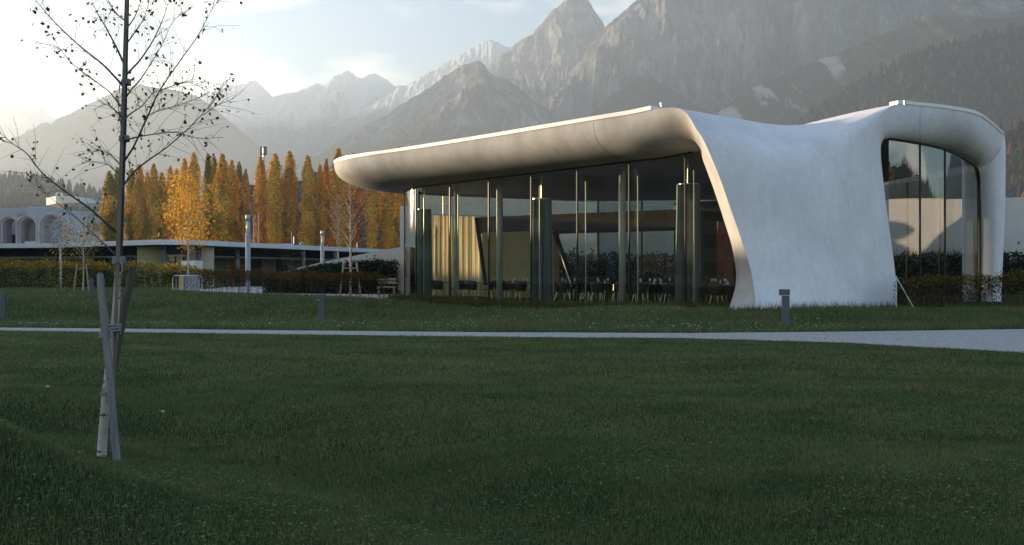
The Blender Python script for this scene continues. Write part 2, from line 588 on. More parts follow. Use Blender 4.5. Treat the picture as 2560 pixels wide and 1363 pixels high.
mm_far = mountain_mat('far_snowy_rock', (0.22, 0.22, 0.23), (0.05, 0.06, 0.045), 800, 600, 0, 0, 450)
mm_left = mountain_mat('wooded_left_mountain', (0.2, 0.2, 0.19), (0.045, 0.055, 0.035), None, 1500, 0, 0.1, 330)
mm_sub = mountain_mat('grey_limestone_subpeak', (0.20, 0.20, 0.20), (0.035, 0.042, 0.03), None, 330, 0, 0.4, 200)
mm_main = mountain_mat('grey_limestone_wall', (0.27, 0.265, 0.265), (0.045, 0.05, 0.04), None, 250, 0, 0.35, 280)
mm_spur = mountain_mat('autumn_spur', (0.26, 0.25, 0.24), (0.06, 0.052, 0.028), None, 560, 0.5, 0.75, 200)
mm_dark = mountain_mat('dark_spruce_slope', (0.2, 0.2, 0.2), (0.030, 0.034, 0.026), None, None, 0.25, 0.0, 300)

ridge('mountain_far_left', [(-60, 305), (-40, 292), (20, 255), (50, 240), (85, 256), (130, 292), (220, 318), (400, 330), (600, 340)], 5400, 1600, 1200, mm_far, 3, 0.12)
ridge('mountain_snowy_range', [(350, 300), (450, 262), (540, 226), (575, 216), (600, 212), (622, 202), (636, 198), (652, 212), (680, 240), (700, 241), (720, 232), (745, 230), (765, 222), (795, 212), (812, 214), (842, 193), (870, 180), (890, 191), (905, 195), (925, 189), (945, 187), (965, 200), (985, 213), (1020, 214), (1100, 240), (1250, 300), (1400, 330)], 6000, 2000, 1600, mm_far, 8, 0.24, jag=0.02, rows=120)
ridge('mountain_pale_ridge', [(780, 330), (860, 295), (940, 255), (1000, 218), (1060, 190), (1110, 160), (1150, 140), (1175, 122), (1200, 107), (1222, 100), (1245, 106), (1262, 112), (1280, 124), (1320, 150), (1450, 190), (1600, 230)], 5000, 1700, 1500, mm_far, 12, 0.2, jag=0.016)
ridge('mountain_wooded_left', [(-380, 376), (-100, 380), (0, 374), (60, 356), (110, 350), (170, 302), (230, 258), (300, 222), (345, 211), (390, 219), (440, 226), (490, 238), (540, 274), (600, 325), (660, 374), (740, 410), (850, 440), (1000, 470)], 3600, 1800, 1300, mm_left, 21, 0.12, jag=0.006)
ridge('mountain_peak', [(900, 360), (1000, 320), (1100, 262), (1180, 205), (1215, 175), (1262, 130), (1300, 102), (1330, 82), (1350, 58), (1385, 25), (1405, 6), (1428, -16), (1458, -12), (1476, 8), (1494, 38), (1515, 72), (1560, 110), (1650, 140), (1750, 160)], 3900, 1500, 1200, mm_main, 33, 0.24, jag=0.014, rows=120)
ridge('mountain_subpeak', [(500, 500), (600, 470), (700, 428), (780, 392), (850, 350), (905, 320), (960, 290), (1030, 245), (1065, 226), (1090, 210), (1112, 188), (1135, 176), (1160, 163), (1195, 152), (1212, 162), (1222, 178), (1240, 192), (1270, 196), (1300, 225), (1350, 262), (1450, 330), (1600, 410), (1750, 440)], 2900, 1400, 900, mm_sub, 41, 0.18, jag=0.012, rows=120)
ridge('mountain_wall', [(1280, 300), (1350, 244), (1400, 205), (1440, 168), (1465, 130), (1490, 98), (1515, 64), (1535, 50), (1570, 18), (1620, -14), (1700, -50), (1800, -85), (1950, -120), (2200, -150), (2500, -150), (2800, -120), (3200, -40), (3600, 60)], 3300, 1200, 1000, mm_main, 52, 0.34, p=0.95, jag=0.014, cols=900, rows=240)
ridge('mountain_wooded_knoll', [(1380, 380), (1460, 300), (1540, 232), (1600, 190), (1630, 196), (1690, 230), (1740, 262), (1790, 288), (1850, 330), (1950, 380)], 2650, 900, 600, mm_dark, 61, 0.10, cols=200, rows=60)
ridge('mountain_spur', [(1420, 430), (1560, 372), (1640, 335), (1720, 292), (1775, 296), (1800, 278), (1850, 236), (1900, 210), (1950, 190), (2030, 160), (2100, 130), (2200, 88), (2300, 45), (2400, 5), (2560, -45), (2800, -110), (3200, -180), (3700, -160), (4300, -40)], 2350, 1200, 800, mm_spur, 77, 0.12, cols=460)
_, VD = ridge('mountain_spruce_slope', [(1700, 460), (1850, 390), (2000, 310), (2100, 245), (2170, 200), (2250, 160), (2350, 122), (2450, 100), (2560, 76), (2800, 30), (3200, 0), (3800, 40), (4600, 150)], 1800, 950, 600, mm_dark, 85, 0.08, cols=320)
_, VN = ridge('hill_near_wood', [(2150, 560), (2280, 470), (2400, 392), (2480, 352), (2520, 336), (2560, 318), (2700, 270), (2900, 230), (3300, 210), (4200, 300), (5200, 420)], 950, 420, 300, mm_dark, 91, 0.08, cols=220, rows=60)
_, VL = ridge('hill_wooded_left', [(-1500, 430), (-700, 440), (-200, 452), (0, 452), (60, 450), (120, 458), (170, 476), (215, 490), (260, 494), (330, 500), (500, 540), (700, 600)], 1000, 380, 300, mm_dark, 95, 0.06, cols=220, rows=50)


def forest(name, VG, n, h0, h1, cols_, seed, amax=0.75, frame=None):
    """thousands of small conical and rounded crowns standing on a slope, one mass"""
    r = np.random.default_rng(seed)
    R_, C_, _ = VG.shape
    r0 = R_ // 5
    i = r.integers(r0, int(r0 + (R_ - r0) * amax), n); j = r.integers(1, C_ - 1, n)
    P = VG[i, j] + r.normal(0, 1, (n, 3)) * np.array([4, 4, 0])
    if frame is not None:
        px = CX + P[:, 0] / P[:, 1] * F
        P = P[(px > frame[0]) & (px < frame[1])]
    n = len(P)
    h = r.uniform(h0, h1, n); w = h * r.uniform(0.16, 0.30, n)
    ang = np.arange(5) / 5 * 2 * np.pi
    vs = np.zeros((n, 11, 3)); a0 = r.uniform(0, 6, n)
    for k in range(5):
        for lv, (f_, z_) in enumerate(((1.0, 0.12), (0.62, 0.55))):
            jit = r.uniform(0.7, 1.25, n)
            vs[:, lv * 5 + k, 0] = P[:, 0] + np.cos(ang[k] + a0) * w * f_ * jit
            vs[:, lv * 5 + k, 1] = P[:, 1] + np.sin(ang[k] + a0) * w * f_ * jit
            vs[:, lv * 5 + k, 2] = P[:, 2] + h * z_
    vs[:, 10] = P + np.stack([r.normal(0, .3, n), r.normal(0, .3, n), h], -1)
    base = np.arange(n)[:, None, None] * 11
    fs = []
    for k in range(5):
        k2 = (k + 1) % 5
        fs += [(k, k2, 5 + k2), (k, 5 + k2, 5 + k), (5 + k, 5 + k2, 10)]
    fs = (base + np.array(fs)[None]).reshape(-1, 3)
    ci = r.choice(len(cols_), n, p=[c[1] for c in cols_])
    col = np.array([c[0] for c in cols_])[ci] * r.uniform(0.6, 1.4, (n, 1))
    o = build(name, vs.reshape(-1, 3), fs, M['leaf'], col=np.repeat(col, 11, 0))
    return tag(o, 'dense mixed wood covering the slope', 'forest', kind='stuff')


DG, OR, YG = (0.028, 0.036, 0.022), (0.20, 0.075, 0.02), (0.11, 0.085, 0.025)
forest('forest_near_slope', VN, 9000, 7, 15, [(DG, .62), (OR, .16), (YG, .22)], 4, 0.9, (2300, 3600))
forest('forest_left_hill', VL, 5000, 6, 13, [(DG, .8), (YG, .2)], 5, 0.6, (-300, 400))
forest('forest_spruce_slope', VD, 14000, 10, 20, [(DG, .75), (OR, .08), (YG, .17)], 6, 0.7, (1600, 2900))

# ------------------------------------------------------------------ haze: one even body of air round everything
hz = bpy.data.materials.new('haze_air'); hz.use_nodes = True
hn = hz.node_tree
hn.nodes.remove(hn.nodes['Principled BSDF'])
pv_ = hn.nodes.new('ShaderNodeVolumePrincipled')
pv_.inputs['Color'].default_value = (0.66, 0.81, 1.0, 1)
pv_.inputs['Density'].default_value = 2.3e-4
pv_.inputs['Anisotropy'].default_value = 0.33
hn.links.new(pv_.outputs[0], hn.nodes['Material Output'].inputs['Volume'])
hb = MB().box((600, 3650, 800), (7100, 9100, 1700))
hb.v = [Vector((v.x, v.y, -7.5 if v.z < 100 else 1420)) for v in hb.v]
tag(hb.build('haze', hz), 'pale evening haze filling the valley', 'haze', kind='stuff')

# ------------------------------------------------------------------ the cafe: a white concrete shell over glass
cafe = empty('cafe_pavilion', at(1890, 785, 29), 'white sculpted concrete cafe pavilion with sweeping roof and full height glass', 'building')
FLOOR = 0.22
A2, B2 = Vector((5.9, 32.0, 0)), Vector((-4.17, 44.5, 0))
U = (B2 - A2).normalized()                    # along the facade, away from the camera
IN = Vector((-U.y * -1, U.x * -1, 0)) if False else Vector((U.y, -U.x, 0))   # into the building
FL = (B2 - A2).length
RC = 3.1
CC = B2 + IN * RC


def glass_plan(s):
    """plan of the front glass: s metres from A along the facade, round the corner, then back"""
    if s <= FL: return A2 + U * s, -IN
    w = (s - FL) / RC
    if w <= math.pi * 0.55:
        n = (-IN) * math.cos(w) + U * math.sin(w)
        return CC + n * RC, n
    w0 = math.pi * 0.55
    n = (-IN) * math.cos(w0) + U * math.sin(w0)
    t = IN * math.cos(w0) + U * math.sin(w0)
    t = (-IN) * -math.sin(w0) * 1 if False else (IN * math.sin(w0) + U * math.cos(w0))
    return CC + n * RC + t * (s - FL - w0 * RC), n


ARC = RC * math.pi * 0.55
ZG = 5.12
ZO = 6.28
okeys, kkeys, ikeys, wkeys = [], [], [], []


def lk(o, k, i, w=1.0):
    okeys.append(Vector(o)); kkeys.append(Vector(k)); ikeys.append(Vector(i)); wkeys.append(w)


# left loft: eave from the far side round the tip, along the facade, then down the reveal to the foot
for s_, ov in ((FL + ARC + 9, 1.9), (FL + ARC + 6, 2.0), (FL + ARC + 3, 2.3), (FL + ARC, 2.8), (FL + ARC * .8, 3.15), (FL + ARC * .6, 3.3), (FL + ARC * .4, 3.2), (FL + ARC * .2, 2.85), (FL, 2.5), (FL - 2, 2.3), (FL - 4.5, 2.15), (FL - 8, 2.0), (FL - 11, 1.95), (FL - 13.2, 1.9), (FL - 14.6, 1.85)):
    g, n = glass_plan(s_)
    o = g + n * ov
    tip = sstep(FL - 1, FL + ARC * .5, s_)
    zo = ZO + 0.06 * float(tip) * 0
    lk((o.x, o.y, zo), (o.x + n.x * 0.12, o.y + n.y * 0.12, ZG - 0.02), (g.x, g.y, ZG), 0.95)
NEAVE = len(okeys)
Lfold = [at(*q) for q in ((1692, 270, 30.3), (1743, 326, 29.65), (1769, 372, 29.6), (1802, 452, 29.65), (1831, 535, 29.7), (1856, 607, 29.65), (1880, 690, 29.4), (1893, 792, 28.75))]
Linn = [at(*q) for q in ((1738, 379, 32.1), (1752, 384, 31.95), (1759, 405, 31.9), (1783, 470, 31.65), (1811, 555, 31.3), (1832, 628, 31.05), (1840, 705, 30.8), (1817, 790, 28.75))]
for j, (o, i) in enumerate(zip(Lfold, Linn)):
    if j == 0:
        k = Vector((o.x * .85 + i.x * .15, o.y * .85 + i.y * .15, i.z * .85 + o.z * .15)); w = 0.9
    elif j == 1:
        k = o * 0.5 + i * 0.5 + Vector((0.0, 0.0, -0.06)); w = 0.9
    else:
        k = o * 0.5 + i * 0.5 + Vector((-0.06, -0.06, 0)); w = 0.8
    lk(o, k, i, w)
SUB = 8


def loft(o, k, i, w, m=16):
    n = len(o)
    ps = np.arange(0, (n - 1) * SUB + 1) / SUB
    O_, K_, I_ = catmull(o, ps), catmull(k, ps), catmull(i, ps)
    W_ = np.interp(ps, np.arange(n), w)
    vs = []
    for a, b, c, ww in zip(O_, K_, I_, W_):
        for t in np.linspace(0, 1, m):
            b0, b1, b2 = (1 - t) ** 2, 2 * t * (1 - t) * ww, t * t
            vs.append((a * b0 + b * b1 + c * b2) / (b0 + b1 + b2))
    return O_, I_, vs, grid_faces(len(ps), m)


LO, LI, v_, f_ = loft(okeys, kkeys, ikeys, wkeys)
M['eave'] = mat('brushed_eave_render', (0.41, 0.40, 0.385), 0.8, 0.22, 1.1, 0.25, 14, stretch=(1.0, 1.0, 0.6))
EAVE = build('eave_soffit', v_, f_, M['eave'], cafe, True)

# right loft: portal frame, up from the left foot, over the opening, down the right leg
Ro = [at(q[0], q[1], q[2] + 0.8) for q in ((2228, 792, 32.3), (2214, 707, 32.4), (2204, 640, 32.4), (2191, 539, 32.4), (2181, 425, 32.4), (2178, 345, 32.4), (2191, 299, 32.4), (2236, 262, 32.5), (2300, 265, 33.0), (2360, 271, 33.7), (2436, 285, 34.8), (2474, 308, 36.8), (2504, 334, 39.4), (2512, 346, 40.3), (2513.5, 400, 40.5), (2511, 540, 40.5), (2503, 690, 40.4), (2498, 775, 40.3))]
Ri = [at(q[0], q[1], q[2] + 0.8) for q in ((2242, 792, 33.0), (2240, 707, 33.0), (2233, 640, 33.0), (2221, 555, 33.0), (2208, 450, 33.0), (2202, 385, 33.0), (2205, 356, 33.05), (2222, 347, 33.2), (2300, 358.5, 34.3), (2356, 371, 35.6), (2402, 389, 37.3), (2428, 405, 38.9), (2440, 419, 39.6), (2446, 438, 39.9), (2448, 480, 40), (2450, 560, 40), (2450, 690, 40), (2450, 775, 40))]
Rk, Rw = [], []
for j, (o, i) in enumerate(zip(Ro, Ri)):
    if j <= 5: k = o * 0.5 + i * 0.5 + Vector((0.02, -0.12, 0)); w = 0.8
    elif j == 6: k = o * 0.5 + i * 0.5 + Vector((0.12, -0.15, -0.08)); w = 0.8
    elif j <= 12: k = Vector((o.x * .94 + i.x * .06, o.y * .94 + i.y * .06, o.z * 0.12 + i.z * 0.88)); w = 0.95
    else: k = o * 0.42 + i * 0.58 + Vector((0.15, -1.25, 0.05 if j > 13 else 0.25)); w = 0.9
    Rk.append(k); Rw.append(w)
RO, RI, v_, f_ = loft(Ro, Rk, Ri, Rw)
PORTAL = build('portal_frame', v_, f_[:, ::-1], M['concrete'], cafe, True)
# back of the right leg
leg = []
for a, b in list(zip(RO, RI))[12 * SUB:]:
    leg += [a, a * .6 + b * .4 + Vector((0.25, 0.9, 0)), b + Vector((0.05, 0.35, 0))]
build('leg_back', leg, grid_faces(len(leg) // 3, 3), M['concrete'], cafe, True)

# saddle wall between the two folds
rows_ = np.arange(0, 7 * SUB + 1) / SUB
Lb = LO[NEAVE * SUB:]
Rb = RO[:7 * SUB + 1][::-1]
LM = [at(*q) for q in ((1822, 293, 32.2), (1848, 335, 30.65), (1868, 378, 30.0), (1893, 456, 29.85), (1915, 538, 29.85), (1935, 614, 29.8), (1955, 695, 29.6), (1972, 790, 29.0))]
MM = [at(*q) for q in ((1965, 313, 33.6), (1975, 347, 31.95), (1984, 388, 30.9), (1995, 460, 30.55), (2005, 540, 30.45), (2015, 620, 30.4), (2030, 700, 30.2), (2048, 790, 29.75))]
MR = [at(*q) for q in ((2105, 298, 33.8), (2092, 328, 32.8), (2088, 368, 32.05), (2093, 446, 31.75), (2103, 540, 31.65), (2115, 625, 31.6), (2128, 705, 31.45), (2143, 790, 31.15))]
LMs, MMs, MRs = (catmull(c, rows_) for c in (LM, MM, MR))
vs, nc = [], 8
for r in range(len(rows_)):
    keys = [Lb[r], LMs[r], MMs[r], MRs[r], Rb[r]]
    vs += catmull(keys, np.arange(0, 4 * nc + 1) / nc)
crest = vs[:4 * nc + 1]
build('saddle_wall', vs, grid_faces(len(rows_), 4 * nc + 1)[:, ::-1], M['concrete'], cafe, True)

# roof top: rings from the rim towards the middle
rim = LO[:NEAVE * SUB] + crest[:-1] + RO[7 * SUB:12 * SUB + 1]
p_e, p_s = rim[-1], rim[0]
bk1 = Vector((17.0, 50.0, 6.4))
for q in (bk1, Vector((12, 56.0, 6.35))):
    rim += [rim[-1].lerp(q, t) for t in (0.33, 0.66, 1.0)]
rim += [rim[-1].lerp(p_s, t) for t in (0.33, 0.66)]
cen = Vector((5.2, 44.0, 6.25))
vs = []
ts = (0, 0.06, 0.14, 0.25, 0.4, 0.6, 0.8, 0.97)
for t in ts:
    for b in rim:
        q = b.lerp(cen, t)
        q.z = b.z + (cen.z - b.z) * float(sstep(0.0, 0.75, t))
        vs.append(q)
n = len(rim)
fs = [(r * n + i, r * n + (i + 1) % n, (r + 1) * n + (i + 1) % n, (r + 1) * n + i) for r in range(len(ts) - 1) for i in range(n)]
ROOF = build('roof', vs, fs, M['concrete'], cafe, True)


def strip(name, line, out, h, w, m, parent, z0=0.0):
    """box section swept along a rim line"""
    vs, fs = [], []
    for j, p in enumerate(line):
        t = (line[min(j + 1, len(line) - 1)] - line[max(j - 1, 0)]); t.z = 0; t.normalize()
        nn = Vector((t.y, -t.x, 0)) * out
        for a, b in ((0.035, z0), (0.035, z0 + h), (-w, z0 + h), (-w, z0)):
            vs.append(p + nn * a + Vector((0, 0, b)))
    for j in range(len(line) - 1):
        for k in range(4):
            fs.append((j * 4 + k, j * 4 + (k + 1) % 4, j * 4 + 4 + (k + 1) % 4, j * 4 + 4 + k))
    fs += [(3, 2, 1, 0), tuple(len(vs) - 4 + k for k in range(4))]
    return build(name, vs, fs, m, parent)


strip('gutter', LO[:(NEAVE) * SUB - 3], 1, 0.13, 0.4, M['flashing'], ROOF, 0.0)
strip('gutter', RO[7 * SUB + 1:12 * SUB + 3], 1, 0.11, 0.35, M['flashing'], ROOF, 0.0)
for x, y, d in ((1654, 258, 31.2), (2262, 253, 32.7)):
    p = at(x, y, d)
    MB().lathe((p.x, p.y, p.z - 0.12), [(0.03, 0), (0.03, 0.06), (0.045, 0.07), (0.045, 0.13), (0.02, 0.15)], 8).build('roof_stud', M['steel'], ROOF)

# joint lines in the render of the fascia
M['joint'] = mat('dark_joint', (0.09, 0.085, 0.08), 0.9, 0.1)


def joint(O_, K_, I_, w, par):
    pts = []
    for t in np.linspace(0.02, 0.98, 24):
        b0, b1, b2 = (1 - t) ** 2, 2 * t * (1 - t) * w, t * t
        pts.append((O_ * b0 + K_ * b1 + I_ * b2) / (b0 + b1 + b2))
    MB().tube(pts, 0.0035, 5).build('expansion_joint', M['joint'], par)


joint(okeys[NEAVE - 2], kkeys[NEAVE - 2], ikeys[NEAVE - 2], 0.95, EAVE)
joint(Ro[8], Rk[8], Ri[8], 0.95, PORTAL)

# ceiling and floor
fl_in = [Vector((p.x, p.y, ZG + 0.03)) for p in LI[:(NEAVE + 2) * SUB]]
fr_in = [Vector((p.x, p.y, p.z + 0.02)) for p in RI[7 * SUB:12 * SUB]]
loop = fl_in[::4] + fr_in[::4] + [Vector((16.2, 49, 5.4)), Vector((11.5, 54.5, 5.3))]
M['ceiling'] = mat('grey_ceiling', (0.30, 0.29, 0.27), 0.8, 0.1)
M['floor'] = mat('dark_stone_floor', (0.10, 0.095, 0.085), 0.35, 0.2, 2.0, spec=0.5)
cc = Vector((6, 43, 5.25))
vs = [cc] + loop
build('ceiling', vs, [(0, (i + 1) % len(loop) + 1, i + 1) for i in range(len(loop))], M['ceiling'], cafe)
fp = [(p.x, p.y) for p in loop]
MB().prism(fp, -0.3, FLOOR).build('floor', M['floor'], cafe)

# front glazing: panes with fins, traced joints
jx = [1040, 1125, 1222, 1328, 1443, 1573, 1713]
js = []
for x in jx:
    u = (x - CX) / F
    js.append((u * A2.y - A2.x) / (U.x - u * U.y))
js = sorted(js)
js = [-1.55] + js


def pane(p0, p1, z0, z1, m, name='glass_pane', n=1, pts=None):
    pts = pts or [p0.lerp(p1, t) for t in np.linspace(0, 1, n + 1)]
    vs = [Vector((p.x, p.y, z)) for z in (z0, z1) for p in pts]
    k = len(pts)
    return build(name, vs, [(i, i + 1, k + i + 1, k + i) for i in range(k - 1)], m, cafe, True)


for a, b in zip(js[:-1], js[1:]):
    p0, p1 = A2 + U * (a + 0.02), A2 + U * (b - 0.02)
    pane(p0, p1, FLOOR - 0.1, ZG, M['glass'])
for s_ in js[1:]:
    p = A2 + U * s_
    ang = math.atan2(U.y, U.x)
    RM = Matrix.Rotation(ang, 4, 'Z')
    mb_ = MB().box((p.x, p.y, (ZG + FLOOR) / 2), (0.045, 0.06, ZG - FLOOR), RM.to_3x3()); mu_ = mb_.build('mullion', M['black'], cafe)
    q = p + IN * 0.22
    M.setdefault('fin', glass_mat('green_glass_fin', (0.90, 0.93, 0.91), 0.05, 1.5, 0.7))
    MB().box((q.x, q.y, (ZG + FLOOR) / 2 - 0.1), (0.02, 0.34, ZG - FLOOR - 0.25), RM.to_3x3()).build('glass_fin', M['fin'], mu_)
    q = p + IN * 0.41
    MB().box((q.x, q.y, (ZG + FLOOR) / 2 - 0.22), (0.025, 0.03, ZG - FLOOR - 0.5), RM.to_3x3()).build('fin_edge', M.setdefault('edge', mat('pale_steel_edge', (0.6, 0.6, 0.5), 0.3, 0.05, metal=0.6)), mu_)
# curved corner and side panes
cs = [FL + 0.02, FL + ARC * .36, FL + ARC * .72, FL + ARC, FL + ARC + 3, FL + ARC + 6, FL + ARC + 9]
for a, b in zip(cs[:-1], cs[1:]):
    pts = [glass_plan(t)[0] for t in np.linspace(a, b - 0.02, 12)]
    pane(None, None, FLOOR - 0.1, ZG, M['corner_glass'], 'curved_pane' if a < FL + ARC - .1 else 'side_pane', pts=pts)
for a in cs[1:]:
    p, n_ = glass_plan(a)
    RM = Matrix.Rotation(math.atan2(n_.y, n_.x), 3, 'Z')
    MB().box((p.x, p.y, (ZG + FLOOR) / 2), (0.06, 0.045, ZG - FLOOR), RM).build('mullion', M['black'], cafe)
# right glazing follows the portal
ri = RI[7 * SUB:14 * SUB + 1]
cuts = [0, 8, 17, 56]
for a, b in zip(cuts[:-1], cuts[1:]):
    q = ri[a:b + 1]
    vs = [Vector((p.x, p.y, FLOOR - 0.1)) for p in q] + [Vector((p.x, p.y, p.z + 0.01)) for p in q]
    k = len(q)
    build('glass_pane', vs, [(i, i + 1, k + i + 1, k + i) for i in range(k - 1)], M.setdefault('rglass', glass_mat('dark_reflecting_glass', (0.55, 0.57, 0.55), 0.0, 1.6, 5.5)), cafe, True)
    if b < 56:
        p = ri[b]
        MB().box((p.x, p.y, (p.z + FLOOR) / 2), (0.05, 0.07, p.z - FLOOR)).build('mullion', M['black'], cafe)
# dark gasket along the glass head and down the right leg
MB().tube([Vector((p.x, p.y - 0.02, p.z - 0.01)) for p in RI[7 * SUB:17 * SUB]], 0.05, 6).build('gasket', M['black'], cafe)
MB().tube([Vector((p.x, p.y, p.z - 0.02)) + IN * -0.02 for p in LI[8 * SUB:(NEAVE) * SUB]], 0.035, 6).build('gasket', M['black'], cafe)


# ------------------------------------------------------------------ low wooded hills beside the view (left one added to darken the glass, right one closes the valley)
def arc_hill(name, az0, az1, dist, prof, seed, m):
    az = np.radians(np.linspace(az0, az1, 120)); T = np.linspace(-1, 1, 40)
    A, TT = np.meshgrid(az, T)
    h = np.interp(np.degrees(A), *zip(*prof))
    rr = dist * (1 + 0.45 * TT)
    h = h * (1 - np.abs(TT)) ** 0.8 * (0.9 + 0.25 * (fbm(A * 14, TT * 3, seed, 4) - 0.5)) - 2 * (np.abs(TT) > 0.98)
    V = np.stack([np.sin(A) * rr, np.cos(A) * rr, h], -1)
    o = build(name, V.reshape(-1, 3), grid_faces(40, 120), m, smooth=True)
    tag(o, kind='structure')
    return V[20:], V


M['hillwood'] = mat('dark_wood_floor', (0.03, 0.034, 0.022), 1.0, 0.4, 0.05, spec=0.0)
_, vh = arc_hill('added_hill_left', -128, -63, 520, [(-128, 30), (-118, 85), (-95, 100), (-80, 92), (-70, 60), (-65, 18), (-63, 0)], 2, M['hillwood'])
_, vr = arc_hill('hill_right_side', 56, 128, 900, [(56, 12), (64, 70), (76, 96), (84, 104), (92, 90), (105, 84), (120, 60), (128, 12)], 6, M['hillwood'])
forest('added_hill_forest', vh, 3000, 8, 16, [(DG, .7), (YG, .3)], 14, 0.9)
forest('forest_right_side', vr, 3000, 4, 9, [(DG, .8), (YG, .2)], 15, 0.9)

# ------------------------------------------------------------------ cafe interior
def fac(x, inset, z=FLOOR):
    """point on the facade line moved inwards that stands on photograph column x"""
    u = (x - CX) / F
    b = A2 + IN * inset
    s_ = (u * b.y - b.x) / (U.x - u * U.y)
    p = b + U * s_
    return Vector((p.x, p.y, z))


M['lightcol'] = mat('pale_column', (0.42, 0.45, 0.47), 0.5, 0.05)
M['olive'] = mat('olive_plaster', (0.50, 0.45, 0.27), 0.8, 0.1)
M['brown'] = mat('dark_brown_panel', (0.07, 0.055, 0.035), 0.6, 0.15)
for x, r in ((1141, 0.10), (1249, 0.13), (1556, 0.125)):
    p = fac(x, 1.0)
    MB().lathe((p.x, p.y, FLOOR), [(r, 0), (r, ZG - FLOOR - 0.02)], 20).build('column', M['lightcol'], cafe, True)
MB().tube([at(1191, 545, 47), at(1214, 712, 46)], 0.10, 10).build('strut', M['black'], cafe, True)
MB().tube([at(1387, 580, 44), at(1434, 716, 43)], 0.11, 10).build('strut', M['black'], cafe, True)
MB().prism([(at(1205, 0, 48.5).x, 48.5), (at(1384, 0, 46.5).x, 46.5), (at(1384, 0, 46.5).x + .3, 47.4), (at(1205, 0, 48.5).x + .3, 49.4)], FLOOR, 3.3).build('inner_wall', M['olive'], cafe)
bp0, bp1 = at(1192, 0, 49.0), at(1700, 0, 43.0)
MB().prism([(bp0.x, bp0.y), (bp1.x, bp1.y), (bp1.x + 1.3, bp1.y + 2.4), (bp0.x + 1.3, bp0.y + 2.4)], 3.28, 4.05).build('bulkhead', M['brown'], cafe)
MB().prism([(at(1690, 0, 44).x, 44), (at(1990, 0, 41).x, 41), (at(1990, 0, 41).x, 41.6), (at(1690, 0, 44).x, 44.6)], FLOOR, 4.4).build('inner_wall', M['brown'], cafe)
MB().prism([(at(1795, 0, 40.2).x, 40.2), (at(1835, 0, 40.0).x, 40.0), (at(1835, 0, 40.0).x, 40.2), (at(1795, 0, 40.2).x, 40.4)], 0.9, 3.4).build('copper_panel', mat('copper_red_panel', (0.22, 0.07, 0.03), 0.4, 0.3, 1.5), cafe)
# glazed rear
rear = [LI[0], Vector((11.5, 54.5, 0)), Vector((16.2, 49, 0)), RI[12 * SUB]]
for a, b in zip(rear[:-1], rear[1:]):
    n_ = max(2, int((b - a).length / 2.3))
    for j in range(n_):
        p0, p1 = a.lerp(b, j / n_), a.lerp(b, (j + 0.985) / n_)
        pane(Vector((p0.x, p0.y, 0)), Vector((p1.x, p1.y, 0)), FLOOR, 5.35, M.setdefault('rearglass', glass_mat('grey_rear_glass', (0.55, 0.58, 0.58), 0.0, 1.5, 1.0)), 'rear_pane')
        if j or True:
            MB().box((p0.x, p0.y, 2.78), (0.09, 0.09, 5.1)).build('rear_mullion', M['black'], cafe)

# curtains
def curtain_mat(name, c, tr):
    m, nt, b, N, L = node_mat(name)
    nt.nodes.remove(b)
    d = N('ShaderNodeBsdfDiffuse'); t = N('ShaderNodeBsdfTranslucent'); g = N('ShaderNodeBsdfGlossy')
    g.inputs['Roughness'].default_value = 0.35; g.inputs[0].default_value = (*c, 1)
    tc = N('ShaderNodeTexCoord'); no = N('ShaderNodeTexNoise'); no.inputs['Scale'].default_value = 5
    mp = N('ShaderNodeMapping'); mp.inputs['Scale'].default_value = (3, 3, 0.05)
    L(tc.outputs['Object'], mp.inputs[0]); L(mp.outputs[0], no.inputs[0])
    r = N('ShaderNodeValToRGB'); r.color_ramp.elements[0].position = .35; r.color_ramp.elements[1].position = .65
    r.color_ramp.elements[0].color = (*[x * .6 for x in c], 1); r.color_ramp.elements[1].color = (*[min(1, x * 1.25) for x in c], 1)
    L(no.outputs['Fac'], r.inputs[0])
    L(r.outputs[0], d.inputs[0]); L(r.outputs[0], t.inputs[0])
    m1 = N('ShaderNodeMixShader'); m1.inputs[0].default_value = tr
    L(d.outputs[0], m1.inputs[1]); L(t.outputs[0], m1.inputs[2])
    m2 = N('ShaderNodeMixShader'); m2.inputs[0].default_value = 0.12
    L(m1.outputs[0], m2.inputs[1]); L(g.outputs[0], m2.inputs[2])
    L(m2.outputs[0], nt.nodes['Material Output'].inputs[0])
    return m


M['gold'] = curtain_mat('golden_mesh_curtain', (0.60, 0.54, 0.36), 0.6)
M['slate'] = curtain_mat('slate_mesh_curtain', (0.17, 0.20, 0.22), 0.2)


def bundle(x, inset, r, z1, label, seed):
    p = fac(x, inset)
    e = empty('curtain', p, label, 'curtain')
    n = 132
    rr = np.random.default_rng(seed)
    vs = []
    for j, z in enumerate((FLOOR + 0.03, 1.6, 3.0, z1)):
        k_ = (1.04, 1.0, 0.97, 0.92)[j]
        for i in range(n):
            w = 2 * math.pi * i / n
            q = r * k_ * (1 + 0.13 * math.sin(19 * w + 0.15 * j) + 0.07 * math.sin(7 * w + seed) + rr.uniform(-.02, .02))
            vs.append((p.x + q * math.cos(w), p.y + q * 0.75 * math.sin(w), z))
    fs = [(j * n + i, j * n + (i + 1) % n, (j + 1) * n + (i + 1) % n, (j + 1) * n + i) for j in range(3) for i in range(n)]
    build('fabric', vs, fs, M['slate'], e, True)
    MB().lathe((p.x, p.y, z1), [(r * 1.0, 0), (r * 1.0, 0.03), (0.03, 0.035), (0.02, ZG - z1 + 0.02)], 20).build('track', M['edge'], e)


bundle(1720, 0.95, 0.36, 4.25, 'gathered slate grey mesh curtain inside the pane next to the concrete leg', 1)
bundle(1354, 0.95, 0.36, 4.2, 'gathered slate grey mesh curtain between the column and leaning black strut', 2)
bundle(1061, 0.95, 0.30, 4.2, 'gathered slate grey mesh curtain inside the curved glass corner', 3)


